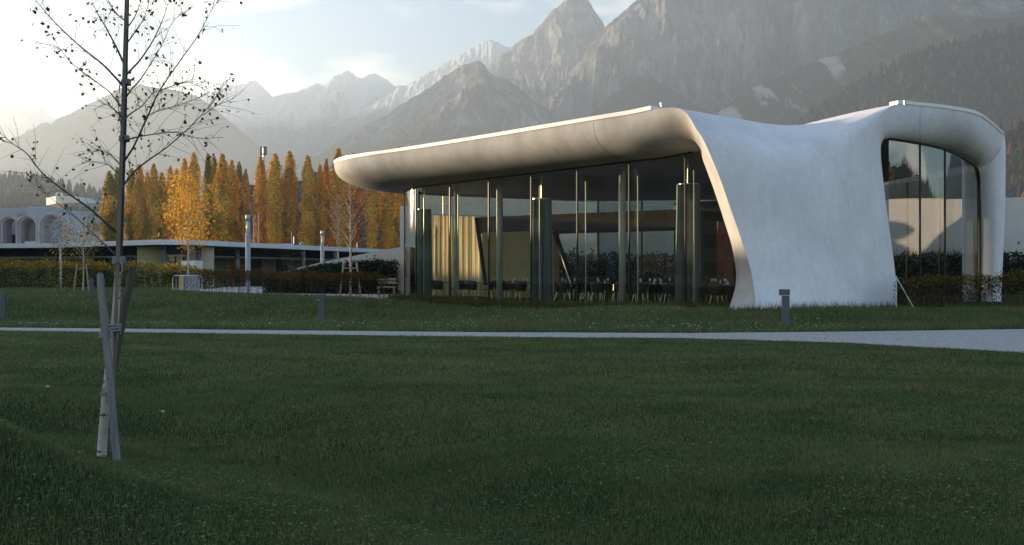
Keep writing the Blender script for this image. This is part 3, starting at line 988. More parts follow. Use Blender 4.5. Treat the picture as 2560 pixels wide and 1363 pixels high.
def sheet(pts, z0, z1, label, m):
    e = empty('curtain', Vector((pts[0][0], pts[0][1], FLOOR)), label, 'curtain')
    vs = []
    n = len(pts)
    for z in (z0, (z0 + z1) / 2, z1):
        for i, (x, y) in enumerate(pts):
            vs.append((x, y, z))
    build('fabric', vs, grid_faces(3, n), m, e, True)
    MB().tube([(x, y, z1 + 0.03) for x, y in pts[::6]], 0.02, 6).build('track', M['edge'], e)


cp = []
for i, t in enumerate(np.linspace(0, 1, 260)):
    s_ = FL + ARC * .62 + t * (ARC * .38 + 4.6)
    g, n_ = glass_plan(s_)
    q = g - n_ * (0.55 + 0.07 * math.sin(i * 0.55 + 1.3 * math.sin(i * .07)) + 0.06 * math.sin(i * 0.21) + 0.02 * math.sin(i * 1.7))
    cp.append((q.x, q.y))
sheet(cp, FLOOR + 0.04, 4.1, 'golden translucent mesh curtain drawn across the side glazing', M['gold'])

# chairs, tables, table ware
M['shell'] = mat('brown_chair_shell', (0.055, 0.045, 0.035), 0.45, 0.1)
M['leg'] = mat('chrome_leg', (0.6, 0.58, 0.52), 0.25, 0.05, metal=0.9)
M['tabletop'] = mat('dark_table_top', (0.05, 0.04, 0.03), 0.25, 0.1, spec=0.5)
M['ware'] = mat('clear_glassware', (0.75, 0.78, 0.8), 0.08, 0.02, spec=0.8)
M['napkin'] = mat('pale_blue_napkin', (0.45, 0.58, 0.66), 0.8, 0.05)


def make_chair():
    e = empty('dining_chair', (0, 0, 0), 'x', 'chair')
    n = 9
    vs, fs = [], []
    # bucket seat and wraparound back, one bent sheet each with thickness
    for lay in (0, 0.02):
        for i in range(n):
            a = math.pi * (0.08 + 0.84 * i / (n - 1))
            for z, r in ((0.44, 0.20), (0.60, 0.25), (0.74, 0.265), (0.82, 0.26)):
                zz = 0.66 + (z - 0.66) if (0 < i < n - 1) else min(z, 0.66)
                vs.append(((r + lay) * math.cos(a), (r + lay) * math.sin(a), zz))
    for lay in (0, n * 4):
        for i in range(n - 1):
            for k in range(3):
                q = (lay + i * 4 + k, lay + i * 4 + k + 1, lay + i * 4 + 5 + k, lay + i * 4 + 4 + k)
                fs.append(q if lay else q[::-1])
    for i in range(n - 1):
        fs.append((i * 4 + 3, i * 4 + 7, n * 4 + i * 4 + 7, n * 4 + i * 4 + 3))
    build('backrest', vs, fs, M['shell'], e, True)
    MB().prism([(0.24 * math.cos(w) * (1.0), 0.22 * math.sin(w)) for w in np.linspace(0, 2 * math.pi, 14, endpoint=False)], 0.42, 0.46).build('seat', M['shell'], e)
    for sx in (-1, 1):
        for sy in (-1, 1):
            MB().tube([(sx * 0.15, sy * 0.14, 0.43), (sx * 0.25, sy * 0.24, 0.0)], [0.014, 0.011], 6).build('leg', M['leg'], e)
    return e


def make_table():
    e = empty('dining_table', (0, 0, 0), 'x', 'table')
    MB().lathe((0, 0, 0), [(0.42, 0.72), (0.43, 0.735), (0.42, 0.75)], 20).build('table_top', M['tabletop'], e)
    MB().lathe((0, 0, 0), [(0.035, 0.03), (0.035, 0.72)], 10).build('pedestal', M['leg'], e)
    MB().lathe((0, 0, 0), [(0.25, 0.0), (0.25, 0.015), (0.04, 0.035)], 18).build('base', M['leg'], e)
    return e


def make_glass():
    o = MB().lathe((0, 0, 0), [(0.035, 0), (0.032, 0.006), (0.005, 0.012), (0.005, 0.09), (0.03, 0.11), (0.042, 0.15), (0.036, 0.20)], 10).build('wine_glass', M['ware'], None, True)
    return o


def make_napkin():
    return MB().lathe((0, 0, 0), [(0.055, 0), (0.05, 0.03), (0.03, 0.10), (0.012, 0.15), (0.004, 0.17)], 7).build('folded_napkin', M['napkin'])


ch0, tb0, gl0, np0 = make_chair(), make_table(), make_glass(), make_napkin()
used = set()


def inst(o, loc, rz, label, group, cat):
    if o.name not in used: c = o; used.add(o.name)
    else: c = copy_tree(o)
    c.location = loc; c.rotation_euler = (0, 0, rz)
    return tag(c, label, cat, group)


tables = [(1108, 1.9), (1185, 2.1), (1300, 1.7), (1425, 1.9), (1500, 2.1), (1620, 1.6), (1672, 2.3), (1795, 1.5), (1262, 4.2), (1535, 4.4), (1460, 6.5), (1350, 6.2)]
fr = math.atan2(U.y, U.x)
for ti, (x, ins) in enumerate(tables):
    p = fac(x, ins)
    rear_ = ins > 4
    inst(tb0, p, 0.3 * ti, 'round dark table set for guests deep inside the cafe' if rear_ else 'round dark table set for guests just behind the front glass', 'cafe tables deep inside' if rear_ else 'cafe tables by the front glass', 'table')
    for k in range(2 if rear_ else 3):
        a = fr + (k * (math.pi if rear_ else 2.1)) + R.uniform(-.4, .4)
        c = p + Vector((math.cos(a), math.sin(a), 0)) * 0.62
        inst(ch0, c, a - math.pi / 2, 'brown bucket chair with thin metal legs deep inside the cafe' if rear_ else 'brown bucket chair with thin metal legs at a table behind the front glass', 'chairs deep inside the cafe' if rear_ else 'chairs at the tables by the front glass', 'chair')
    if rear_: continue
    for k in range(5):
        a = R.uniform(0, 6.28); q = p + Vector((math.cos(a) * 0.3, math.sin(a) * 0.3, 0.75))
        if k < 3: inst(gl0, q, a, 'stemmed drinking glass on a set table behind the front glass', 'glasses on the cafe tables', 'glass')
        else: inst(np0, q, a, 'pale blue cone folded napkin on a set table behind the front glass', 'napkins on the cafe tables', 'napkin')


# ------------------------------------------------------------------ the guest inside, standing at a table, seen from behind
def person():
    p = fac(1674, 3.0)
    e = empty('person', p, 'person with dark hair and dark olive top standing inside behind a table', 'person')
    J = {'pel': (0, 0, 0.92), 'wst': (0, -0.01, 1.08), 'che': (0, -0.03, 1.28), 'nek': (0, -0.06, 1.40), 'hed': (0, -0.09, 1.48), 'top': (0, -0.09, 1.58),
         'ls': (-0.18, -0.03, 1.34), 'le': (-0.24, -0.06, 1.08), 'lw': (-0.17, -0.27, 0.98), 'rs': (0.18, -0.03, 1.34), 're': (0.24, -0.06, 1.08), 'rw': (0.17, -0.27, 0.98),
         'lh': (-0.10, 0, 0.86), 'lk': (-0.11, -0.02, 0.47), 'la': (-0.11, 0.02, 0.08), 'lt': (-0.12, -0.14, 0.035), 'rh': (0.10, 0, 0.86), 'rk': (0.11, -0.02, 0.47), 'ra': (0.11, 0.02, 0.08), 'rt': (0.12, -0.14, 0.035),
         'lp': (-0.15, -0.35, 0.96), 'rp': (0.15, -0.35, 0.96)}
    rad = dict(pel=.15, wst=.13, che=.15, nek=.055, hed=.085, top=.075, ls=.07, le=.045, lw=.03, rs=.07, re=.045, rw=.03, lh=.09, lk=.06, la=.04, lt=.035, rh=.09, rk=.06, ra=.04, rt=.035, lp=.03, rp=.03)
    E = [('pel', 'wst'), ('wst', 'che'), ('che', 'nek'), ('nek', 'hed'), ('hed', 'top'), ('che', 'ls'), ('ls', 'le'), ('le', 'lw'), ('lw', 'lp'), ('che', 'rs'), ('rs', 're'), ('re', 'rw'), ('rw', 'rp'),
         ('pel', 'lh'), ('lh', 'lk'), ('lk', 'la'), ('la', 'lt'), ('pel', 'rh'), ('rh', 'rk'), ('rk', 'ra'), ('ra', 'rt')]
    # five separate fingers on each hand
    for s_, w, sx in (('l', 'lp', -1), ('r', 'rp', 1)):
        b = J[w]
        for fi, (dx, ln) in enumerate(((-.028, .05), (-.010, .06), (.010, .062), (.028, .052))):
            J[f'{s_}f{fi}'] = (b[0] + dx, b[1] - ln * .6, b[2] - .01); rad[f'{s_}f{fi}'] = .0085
            J[f'{s_}g{fi}'] = (b[0] + dx, b[1] - ln, b[2] - .03); rad[f'{s_}g{fi}'] = .0075
            E += [(w, f'{s_}f{fi}'), (f'{s_}f{fi}', f'{s_}g{fi}')]
        J[s_ + 'th'] = (b[0] - sx * .045, b[1] - .01, b[2] - .01); rad[s_ + 'th'] = .01
        E.append((w, s_ + 'th'))
    names = list(J)
    me = bpy.data.meshes.new('body')
    me.from_pydata([Vector(J[k]) for k in names], [(names.index(a), names.index(b)) for a, b in E], [])
    o = bpy.data.objects.new('body', me)
    COL.objects.link(o)
    o.parent = e
    o.modifiers.new('skin', 'SKIN')
    for k, v in zip(names, me.skin_vertices[0].data):
        v.radius = (rad[k], rad[k] * (0.75 if k in ('pel', 'wst', 'che') else 1))
        v.use_root = k == 'pel'
    sd = o.modifiers.new('sub', 'SUBSURF'); sd.levels = 2; sd.render_levels = 2
    # clothing colour by height on the figure: trousers, top, skin
    m, nt, b, N, L = node_mat('guest_clothes')
    tc = N('ShaderNodeTexCoord'); sx_ = N('ShaderNodeSeparateXYZ'); L(tc.outputs['Object'], sx_.inputs[0])
    rp = N('ShaderNodeValToRGB'); rp.color_ramp.interpolation = 'CONSTANT'
    el = rp.color_ramp.elements
    el[0].position = 0; el[0].color = (0.02, 0.02, 0.025, 1)
    el[1].position = 0.46; el[1].color = (0.07, 0.065, 0.035, 1)
    q = el.new(0.69); q.color = (0.42, 0.26, 0.19, 1)
    mr = N('ShaderNodeMath'); mr.operation = 'MULTIPLY'; mr.inputs[1].default_value = 0.5
    L(sx_.outputs['Z'], mr.inputs[0]); L(mr.outputs[0], rp.inputs[0]); L(rp.outputs[0], b.inputs['Base Color'])
    b.inputs['Roughness'].default_value = 0.85
    me.materials.append(m)
    hair = MB().lathe((0, 0, 0), [(0.02, 1.475), (0.075, 1.485), (0.097, 1.53), (0.09, 1.585), (0.055, 1.625), (0.01, 1.637)], 14)
    hair.v = [Vector((v.x, v.y - 0.075, v.z)) for v in hair.v]
    h = hair.build('hair', mat('dark_hair', (0.012, 0.009, 0.007), 0.6, 0.2, 60), None, True)
    h.parent = e
    for sx in (-1, 1):
        ear = MB().lathe((sx * 0.088, -0.09, 1.50), [(0.006, -0.03), (0.016, -0.01), (0.018, 0.012), (0.006, 0.03)], 8).build('ear', m, None, True)
        ear.parent = e
    e.rotation_euler = (0, 0, 0.25)


person()


# ------------------------------------------------------------------ leaves
def leaves(P, size, colr, seed, up=0.25, asp=0.62, nrm=None, jit=0.55):
    """one small pointed leaf face per point; returns verts, faces, colours"""
    r = np.random.default_rng(seed)
    n = len(P)
    a = r.normal(size=(n, 3)); a[:, 2] -= up; a /= np.linalg.norm(a, axis=1)[:, None]
    b = r.normal(size=(n, 3)); b -= (b * a).sum(1)[:, None] * a; b /= np.linalg.norm(b, axis=1)[:, None]
    if nrm is not None:      # leaf faces turned outwards from the clump they belong to
        nn = nrm / (np.linalg.norm(nrm, axis=1)[:, None] + 1e-6) + r.normal(0, jit, (n, 3)); nn /= np.linalg.norm(nn, axis=1)[:, None]
        a -= (a * nn).sum(1)[:, None] * nn; a /= np.linalg.norm(a, axis=1)[:, None]
        b = np.cross(nn, a)
    s_ = np.broadcast_to(np.asarray(size, float), (n,)) * r.uniform(0.65, 1.35, n)
    V = np.stack([P, P + a * s_[:, None] * .5 + b * s_[:, None] * asp * .5, P + a * s_[:, None], P + a * s_[:, None] * .5 - b * s_[:, None] * asp * .5], 1)
    Fc = np.arange(n * 4).reshape(n, 4)
    return V.reshape(-1, 3), Fc, np.repeat(colr, 4, 0)


def pick(r, cols, n, lo=0.65, hi=1.35):
    c = np.array([q[0] for q in cols]); p = np.array([q[1] for q in cols], float); p /= p.sum()
    return c[r.choice(len(cols), n, p=p)] * r.uniform(lo, hi, (n, 1))


GOLD, ORNG, RUST, OLIV, GREEN, DGRN, BRWN, LIME = (0.74, 0.42, 0.06), (0.70, 0.33, 0.055), (0.30, 0.11, 0.045), (0.27, 0.22, 0.035), (0.10, 0.13, 0.03), (0.035, 0.05, 0.022), (0.10, 0.06, 0.03), (0.24, 0.24, 0.05)
M['bark'] = mat('grey_bark', (0.09, 0.08, 0.07), 0.9, 0.3, 12)


def birch_bark():
    m, nt, b, N, L = node_mat('birch_bark')
    tc = N('ShaderNodeTexCoord')
    mp = N('ShaderNodeMapping'); mp.inputs['Scale'].default_value = (9, 9, 22)
    L(tc.outputs['Object'], mp.inputs[0])
    n = N('ShaderNodeTexNoise'); n.inputs['Scale'].default_value = 1.1; n.inputs['Detail'].default_value = 4; n.inputs['Roughness'].default_value = .7
    L(mp.outputs[0], n.inputs['Vector'])
    r = N('ShaderNodeValToRGB'); e = r.color_ramp.elements
    e[0].position = .36; e[0].color = (0.03, 0.025, 0.02, 1)
    e[1].position = .46; e[1].color = (0.50, 0.45, 0.38, 1)
    L(n.outputs['Fac'], r.inputs[0]); L(r.outputs[0], b.inputs['Base Color'])
    b.inputs['Roughness'].default_value = .8
    return m


M['birch'] = birch_bark()


# ------------------------------------------------------------------ poplars
def poplar_variant(seed, H, w, cols, n=7000):
    """upswept plumes hugging the stem; leaves sit on the outside of each plume and face outwards"""
    r = np.random.default_rng(seed)
    P, C, Nn = [], [], []
    k = 46
    base = pick(r, cols, k, 0.88, 1.12)
    lean = r.normal(0, 0.010, 2)
    for j in range(k):
        f = 0.015 + 0.83 * ((j + r.uniform(0, 1)) / k) ** 0.95
        env = w * (0.72 + 0.28 * math.sin(min(1, f / 0.5) * math.pi / 2)) * max(0.2, 1 - (max(0, f - 0.58) / 0.26) ** 2 * .6) * r.uniform(0.68, 1.25)
        a = j * 2.399 + r.uniform(-.5, .5)
        L_ = min(H * r.uniform(0.15, 0.26) * (1 - 0.2 * f), (0.985 - f) * H * r.uniform(.8, 1))
        m = int(n / k * (L_ / (H * 0.18)) * (0.6 + 0.7 * (env / w)))
        t = r.uniform(0, 1, m)
        axr = env * 0.62 * np.minimum(1, t * 2.2) * (1 - 0.5 * np.maximum(0, t - 0.5))
        fat = env * 0.52 * np.sin(np.pi * np.clip(t * 0.93 + 0.05, 0, 1)) ** 0.7 + 0.05
        ph = r.uniform(0, 2 * np.pi, m)
        rr = fat * r.uniform(0.72, 1.08, m)
        z = f * H + t * L_
        dx, dy = np.cos(ph), np.sin(ph)
        x = np.cos(a) * axr + dx * rr + lean[0] * z
        y = np.sin(a) * axr + dy * rr + lean[1] * z
        P.append(np.stack([x, y, z], -1)); C.append(np.repeat(base[j][None], m, 0) * r.uniform(.78, 1.22, (m, 1)))
        Nn.append(np.stack([dx + np.cos(a) * .4, dy + np.sin(a) * .4, 0.25 + 0.5 * (t - .4)], -1))
    m = 500      # leader
    t = r.uniform(0, 1, m) ** .8; ph = r.uniform(0, 2 * np.pi, m)
    z = H * (0.82 + 0.18 * t); sp = (w * 0.46 * (1 - t) ** 0.5 + 0.02) * r.uniform(.7, 1.1, m)
    P.append(np.stack([np.cos(ph) * sp + lean[0] * z, np.sin(ph) * sp + lean[1] * z, z], -1)); C.append(pick(r, cols, m, .8, 1.2)); Nn.append(np.stack([np.cos(ph), np.sin(ph), .4 + 0 * ph], -1))
    return np.concatenate(P), np.concatenate(C), np.concatenate(Nn)


def tree_from(name, P, C, size, trunk, tmat, seed, label, group=None, cat='tree', loc=(0, 0, 0), limbs=(), nrm=None):
    e = empty(name, loc, label, cat, group)
    off = np.array(loc)
    V_, F_, K_ = leaves(P + off, size, C, seed, nrm=nrm, jit=.26)
    build('crown', V_, F_, M['leaf' if nrm is None else 'popleaf'], e, col=K_)
    mb = MB()
    pts, rs = trunk
    mb.tube([Vector(p) + Vector(loc) for p in pts], rs, 8)
    for lp, lr in limbs:
        mb.tube([Vector(p) + Vector(loc) for p in lp], lr, 5)
    mb.build('trunk', tmat, e, True)
    return e


ylw = [(GOLD, .55), (ORNG, .36), (OLIV, .09)]
grn = [(OLIV, .45), (GREEN, .33), (GOLD, .22)]
rst = [(ORNG, .5), (RUST, .35), (GOLD, .15)]
pop_var = []
for kind, cols in (('gold', ylw), ('gold', ylw), ('gold', ylw), ('gold', ylw), ('gold', ylw), ('gold', ylw), ('green', grn), ('green', grn), ('rust', rst)):
    sd = 100 + len(pop_var)
    P, C, Nn = poplar_variant(sd, 18.0, 1.04, cols, 8800)
    zt = 18.0
    e = tree_from('poplar_tree', P, C, 0.27, ([(0, 0, -0.3), (0.05, 0, 4), (0, .05, 10), (0, 0, 16.5)], [0.28, 0.22, 0.14, 0.03]), M['bark'], sd, 'x', nrm=Nn)
    pop_var.append((kind, e))
PL = {'gold': ('tall slim poplar with golden orange autumn leaves in the row behind the flat roofed shop', 'golden poplars in the row'),
      'green': ('tall slim poplar still greenish olive in the row behind the flat roofed shop', 'olive green poplars in the row'),
      'rust': ('thin rust coloured poplar in the row behind the flat roofed shop', 'rusty thin poplars in the row')}
# centre column, top, width factor, kind
pops = [(272, 429, 1.15, 'green'), (294, 421, 1.0, 'green'), (328, 422, 1.0, 'green'), (351, 412, 1.05, 'gold'), (367, 432, .8, 'gold'), (382, 410, .95, 'gold'), (407, 433, 1.0, 'gold'), (430, 418, 1.0, 'gold'),
        (447, 422, .9, 'gold'), (464, 397, .95, 'gold'), (486, 382, 1.15, 'gold'), (520, 386, 1.0, 'green'), (534, 391, .95, 'green'), (553, 386, 1.25, 'gold'), (578, 402, 1.1, 'gold'), (597, 407, .9, 'green'), (614, 424, .7, 'rust'),
        (650, 392, 1.15, 'gold'), (689, 385, 1.2, 'gold'), (727, 379, 1.25, 'gold'), (768, 391, 1.15, 'gold'), (798, 412, .85, 'gold'), (815, 398, .75, 'rust'), (846, 374, 1.3, 'gold'), (884, 385, 1.2, 'rust'), (931, 395, 1.05, 'gold'), (972, 375, 1.2, 'gold'), (998, 368, 1.0, 'gold')]
cnt = {}
for i, (x, y, wf, kind) in enumerate(pops):
    d = 150 + (i * 7 % 5) - 2 + (8 if kind == 'green' and i > 8 else 0)
    var = [v for v in pop_var if v[0] == kind]
    src = var[cnt.get(kind, 0) % len(var)][1]
    first = cnt.get(kind, 0) < len(var)
    cnt[kind] = cnt.get(kind, 0) + 1
    o = src if first else copy_tree(src)
    p = at(x, y, d)
    o.location = (p.x, p.y, 0.2)
    sc_ = (p.z - 0.2) / 18.0
    o.scale = (wf * 1.0, wf * 1.0, sc_)
    o.rotation_euler = (0, 0, R.uniform(-0.5, 0.5) + (math.pi if R.random() < .4 else 0))
    tag(o, PL[kind][0], 'tree', PL[kind][1])

# ------------------------------------------------------------------ other trees
def birch(x, d, ytop, w, ybot, n, cols, label, size=0.1, sparse=1.0, seed=1, bark='birch', base=None, r0=0.07, drop=0.25):
    g = Vector(((x - CX) / F * d, d, 0)); g.z = float(gz(g.x, g.y)) if base is None else base
    zt = CH + (HY - ytop) / F * d - g.z
    zb = CH + (HY - ybot) / F * d - g.z
    W_ = w / F * d / 2
    r = np.random.default_rng(seed)
    limbs, P, C = [], [], []
    nl = 26
    for k in range(nl):
        h = zb + (zt - zb) * (k / nl) ** 1.05 * 0.93
        f = (h - zb) / (zt - zb)
        ln = W_ * (0.55 + 0.55 * math.sin(math.pi * min(1, f * 1.15 + 0.15))) * r.uniform(.75, 1.2)
        a = k * 2.4 + r.uniform(-.3, .3)
        rise = ln * r.uniform(0.8, 1.3)
        pts = [(0, 0, h), (math.cos(a) * ln * .5, math.sin(a) * ln * .5, h + rise * .65), (math.cos(a) * ln, math.sin(a) * ln, h + rise)]
        if pts[-1][2] > zt: continue
        limbs.append((pts, [r0 * .3 * (1 - f * .6), r0 * .16, r0 * .06]))
        m = int(n / nl)
        t = r.uniform(0.2, 1.05, m)
        px = np.interp(t, [0, .5, 1], [0, math.cos(a) * ln * .5, math.cos(a) * ln]); py = np.interp(t, [0, .5, 1], [0, math.sin(a) * ln * .5, math.sin(a) * ln])
        pz = np.interp(t, [0, .5, 1], [h, h + rise * .65, h + rise])
        sp = W_ * 0.17 * sparse
        P.append(np.stack([px + r.normal(0, sp, m), py + r.normal(0, sp, m), pz + r.normal(0, sp, m) - np.abs(r.normal(0, drop, m)) * W_ * .5], -1))
        C.append(pick(r, cols, m))
    P, C = np.concatenate(P), np.concatenate(C)
    return tree_from('birch_tree', P, C, size, ([(0, 0, -0.05), (0.02, 0, zt * .5), (0, 0, zt)], [r0, r0 * .7, r0 * .12]), M[bark], seed, label, None, 'tree', g, limbs)


birch(470, 72, 425, 122, 640, 5200, [(GOLD, .55), (ORNG, .25), (OLIV, .2)], 'round crowned golden birch in front of the flat roofed shop', 0.12, 1.1, 31, base=0.25)
birch(876, 50, 445, 110, 630, 800, [(RUST, .6), (BRWN, .3), (ORNG, .1)], 'slender white trunked birch nearly bare beside the wedge wall', 0.07, 1.4, 32, base=0.22, r0=0.065)
birch(845, 66, 480, 120, 615, 1500, [(RUST, .6), (BRWN, .4)], 'reddish brown thin birch behind the lamp post', 0.08, 1.3, 33, base=0.25, r0=0.05)
birch(152, 58, 535, 100, 640, 1300, [(GREEN, .45), (OLIV, .4), (GOLD, .15)], 'young sparse green birch beside the thin white pole', 0.085, 1.5, 34, base=0.22, r0=0.04, drop=.6)
birch(208, 62, 548, 105, 655, 1200, [(OLIV, .5), (GREEN, .3), (GOLD, .2)], 'young sparse olive birch held by grey stakes', 0.085, 1.5, 35, base=0.22, r0=0.045, drop=.6)
birch(151, 44, 688, 60, 735, 420, [(OLIV, .5), (GOLD, .3), (GREEN, .2)], 'low yellowing sapling shrub on the grass before the long hedge', 0.06, 1.6, 36, r0=0.02, bark='bark')
birch(720, 78, 622, 90, 668, 900, [(RUST, .6), (BRWN, .4)], 'small red leaved tree in front of the shop end', 0.09, 1.3, 37, base=0.25, r0=0.04, bark='bark')

# support stakes of two of the birches
M['stake'] = mat('weathered_stake', (0.34, 0.30, 0.26), 0.8, 0.25, 4, stretch=(20, 20, 1.2))
for x, d, dx, hgt, nm in ((876, 50, 0.42, 1.7, 'pale wooden stake frame around the white trunked birch'), (205, 62, 0.36, 1.75, 'grey wooden stake frame around the olive birch')):
    g = Vector(((x - CX) / F * d, d, 0.2))
    e = empty('stake_frame', g, nm, 'tree stakes')
    for sx in (-1, 1):
        MB().tube([g + Vector((sx * (dx + .12), -0.1, -0.1)), g + Vector((sx * dx * .75, -0.05, hgt))], 0.045, 8).build('stake', M['stake'], e)
    MB().tube([g + Vector((-dx * .82, -0.08, hgt - .28)), g + Vector((dx * .82, -0.08, hgt - .28))], 0.03, 8).build('crossbar', M['stake'], e)


# ------------------------------------------------------------------ hedges
def hedge(name, line, h, th, n, cols, topcols, size, label, seed, z0=None, thin=0.0, cat='hedge', lump=0.25, hs=None):
    r = np.random.default_rng(seed)
    L_ = np.array([[p[0], p[1]] for p in line])
    sg = np.concatenate([[0], np.cumsum(np.linalg.norm(np.diff(L_, axis=0), axis=1))])
    t = r.uniform(0, sg[-1], n)
    x = np.interp(t, sg, L_[:, 0]); y = np.interp(t, sg, L_[:, 1])
    hh = (np.interp(t, sg, hs) if hs is not None else h) * (1 + lump * (fbm(t * 0.9, t * 0 + seed, seed, 4, .6) - 0.5) * 2)
    f = r.beta(1.15 + thin * 1.6, 0.95, n)
    f = np.where(r.uniform(0, 1, n) < .05, f * r.uniform(1.0, 1.22, n), f)
    off = r.uniform(-1, 1, n) * th / 2 * (1 - 0.25 * f ** 3)
    i = np.clip(np.searchsorted(sg, t) - 1, 0, len(L_) - 2)
    tn = L_[i + 1] - L_[i]; tn /= np.linalg.norm(tn, axis=1)[:, None]
    P = np.stack([x - tn[:, 1] * off, y + tn[:, 0] * off, np.zeros(n)], -1)
    g = gz(P[:, 0], P[:, 1]) if z0 is None else z0
    P[:, 2] = g + f * hh + r.normal(0, 0.03, n)
    C = pick(r, cols, n)
    top = f > 0.72
    C[top] = pick(r, topcols, int(top.sum()))
    e = empty(name, (float(x[0]), float(y[0]), float(np.min(P[:, 2]))), label, cat)
    V_, F_, K_ = leaves(P, size, C, seed)
    build('foliage', V_, F_, M['leaf'], e, col=K_)
    mb = MB()
    for j in range(int(sg[-1] / 0.22)):
        tt = r.uniform(0, sg[-1]); xx, yy = np.interp(tt, sg, L_[:, 0]), np.interp(tt, sg, L_[:, 1])
        zz = float(gz(xx, yy)) if z0 is None else z0
        hv = (float(np.interp(tt, sg, hs)) if hs is not None else h)
        mb.tube([(xx, yy, zz - .05), (xx + r.normal(0, .08), yy + r.normal(0, .08), zz + hv * .5), (xx + r.normal(0, .16), yy + r.normal(0, .16), zz + hv * r.uniform(.8, 1.02))], [.014, .010, .004], 4, False)
    tag(mb.build('stems', M['bark'], e), kind='stuff')
    return e


def gp(x, d): return ((x - CX) / F * d, d)


hedge('hedge', [gp(-350, 74), gp(0, 76), gp(250, 77), gp(440, 78), gp(516, 77)], 2.15, 1.8, 28000, [(OLIV, .25), (GREEN, .35), (DGRN, .35), (BRWN, .05)], [(OLIV, .35), (GOLD, .12), (ORNG, .15), (GREEN, .38)], 0.13, 'long yellowing olive hedge with sun glow coloured into its orange tops in front of the arched building', 51, z0=0.2, hs=[2.0, 2.1, 2.1, 1.9, 1.45])  # orange and gold top leaves carry the low sun in their colour
hedge('hedge', [gp(505, 59), gp(640, 53), gp(780, 48.5), gp(880, 45.5), gp(962, 43.6)], 1.3, 0.9, 12000, [((.06, .038, .022), .6), (DGRN, .25), ((.14, .06, .03), .15)], [((.08, .05, .03), .5), ((.16, .07, .03), .2), ((.13, .11, .03), .3)], 0.075, 'low brown autumn hedge between the steel barrier and the glass corner', 52, thin=1.5, hs=[1.32, 1.25, 1.15, 1.1, 1.0], lump=.15)
hedge('hedge', [gp(2248, 31.0), gp(2400, 31.6), gp(2560, 32.2), gp(2750, 33)], 1.02, 0.7, 11000, [(BRWN, .45), (DGRN, .4), (RUST, .15)], [(BRWN, .4), (OLIV, .3), (DGRN, .3)], 0.055, 'thin brown hedge in front of the right hand portal glass', 53, thin=0.7, hs=[.95, 1.02, 1.05, 1.05], lump=.2)

# ------------------------------------------------------------------ retaining walls with dark planting
M['paleconc'] = mat('pale_retaining_concrete', (0.55, 0.54, 0.52), 0.85, 0.10, 0.6)
wl = [gp(1000, 66), gp(1300, 64), gp(1700, 62.5), gp(2200, 61), (26.0, 60.5), (33, 57), (37.5, 50), (40, 40), (41, 28)]
rw = empty('retaining_wall', (wl[0][0], wl[0][1], 0), 'tall pale concrete wall curving behind the cafe', 'wall')
for (a, b) in zip(wl[:-1], wl[1:]):
    va, vb = Vector((*a, 0)), Vector((*b, 0))
    n_ = max(1, round((vb - va).length / 4.5))
    t = (vb - va).normalized(); nn = Vector((-t.y, t.x, 0))
    for j in range(n_):
        p, q = va.lerp(vb, j / n_) + t * 0.008, va.lerp(vb, (j + 1) / n_) - t * 0.008
        MB().prism([(p.x, p.y), (q.x, q.y), (q.x + nn.x * .4, q.y + nn.y * .4), (p.x + nn.x * .4, p.y + nn.y * .4)], -0.2, 5.75).build('wall_panel', M['paleconc'], rw)
hedge('hedge', [(p[0] - (0.9 if i > 5 else 0), p[1] - (1.0 if i <= 5 else 0)) for i, p in enumerate(wl)], 2.35, 1.2, 42000, [(DGRN, .8), (GREEN, .2)], [(DGRN, .9), (GREEN, .1)], 0.21, 'dark evergreen hedge along the foot of the tall pale wall', 54, z0=0.2, lump=.12)

wd = empty('wedge_wall', at(690, 690, 72), 'low pale concrete wall rising as a wedge towards the glass corner', 'wall')
wpts = [(684, 686, 57.5), (760, 666, 56.8), (830, 650, 56.1), (900, 637, 55.4), (945, 628, 55.0), (1010, 616, 54.4)]
for a, b in zip(wpts[:-1], wpts[1:]):
    p, q = at(*a), at(*b)
    vs = [(p.x, p.y, 0.1), (q.x - .006, q.y, 0.1), (q.x - .006, q.y, q.z), (p.x, p.y, p.z), (p.x + .3, p.y + .3, 0.1), (q.x + .29, q.y + .3, 0.1), (q.x + .29, q.y + .3, q.z), (p.x + .3, p.y + .3, p.z)]
    build('wall_panel', vs, [(0, 1, 2, 3), (5, 4, 7, 6), (3, 2, 6, 7), (1, 5, 6, 2), (4, 0, 3, 7)], M['paleconc'], wd)
hedge('hedge', [((a[0] - CX) / F * a[2] - .35, a[2] - .45) for a in wpts], 1.2, 0.7, 16000, [(DGRN, .95), (GREEN, .05)], [(DGRN, 1)], 0.12, 'dark evergreen planting against the wedge wall', 55, z0=0.2, hs=[.95, 1.38, 1.62, 1.75, 1.8, 1.85], lump=.10)
# earth behind the wedge wall
mv = [at(*w_) + Vector((0.25, 0.3, -0.02)) for w_ in wpts]
bank = mv + [Vector((v.x + 6, v.y + 9, max(0.25, v.z * .55))) for v in mv]
tag(build('grass_bank', bank, [(i, i + 1, i + 7, i + 6) for i in range(5)], M['ground'], None, True), kind='structure')

# plaza paving behind the low hedge
M['paving'] = mat('pale_plaza_gravel', (0.42, 0.40, 0.40), 0.9, 0.12, 3, 0.3, 60)
pl = [gp(420, 62), gp(505, 60), gp(640, 54), gp(780, 49.5), gp(880, 46.5), gp(960, 44.8), (-5.3, 47), (-4.6, 49.5), (-6, 58), gp(1000, 110), gp(480, 84), gp(330, 84), gp(330, 79)]
tag(MB().prism([(p[0], p[1]) for p in pl], -0.6, 0.272).build('plaza', M['paving']), kind='structure')

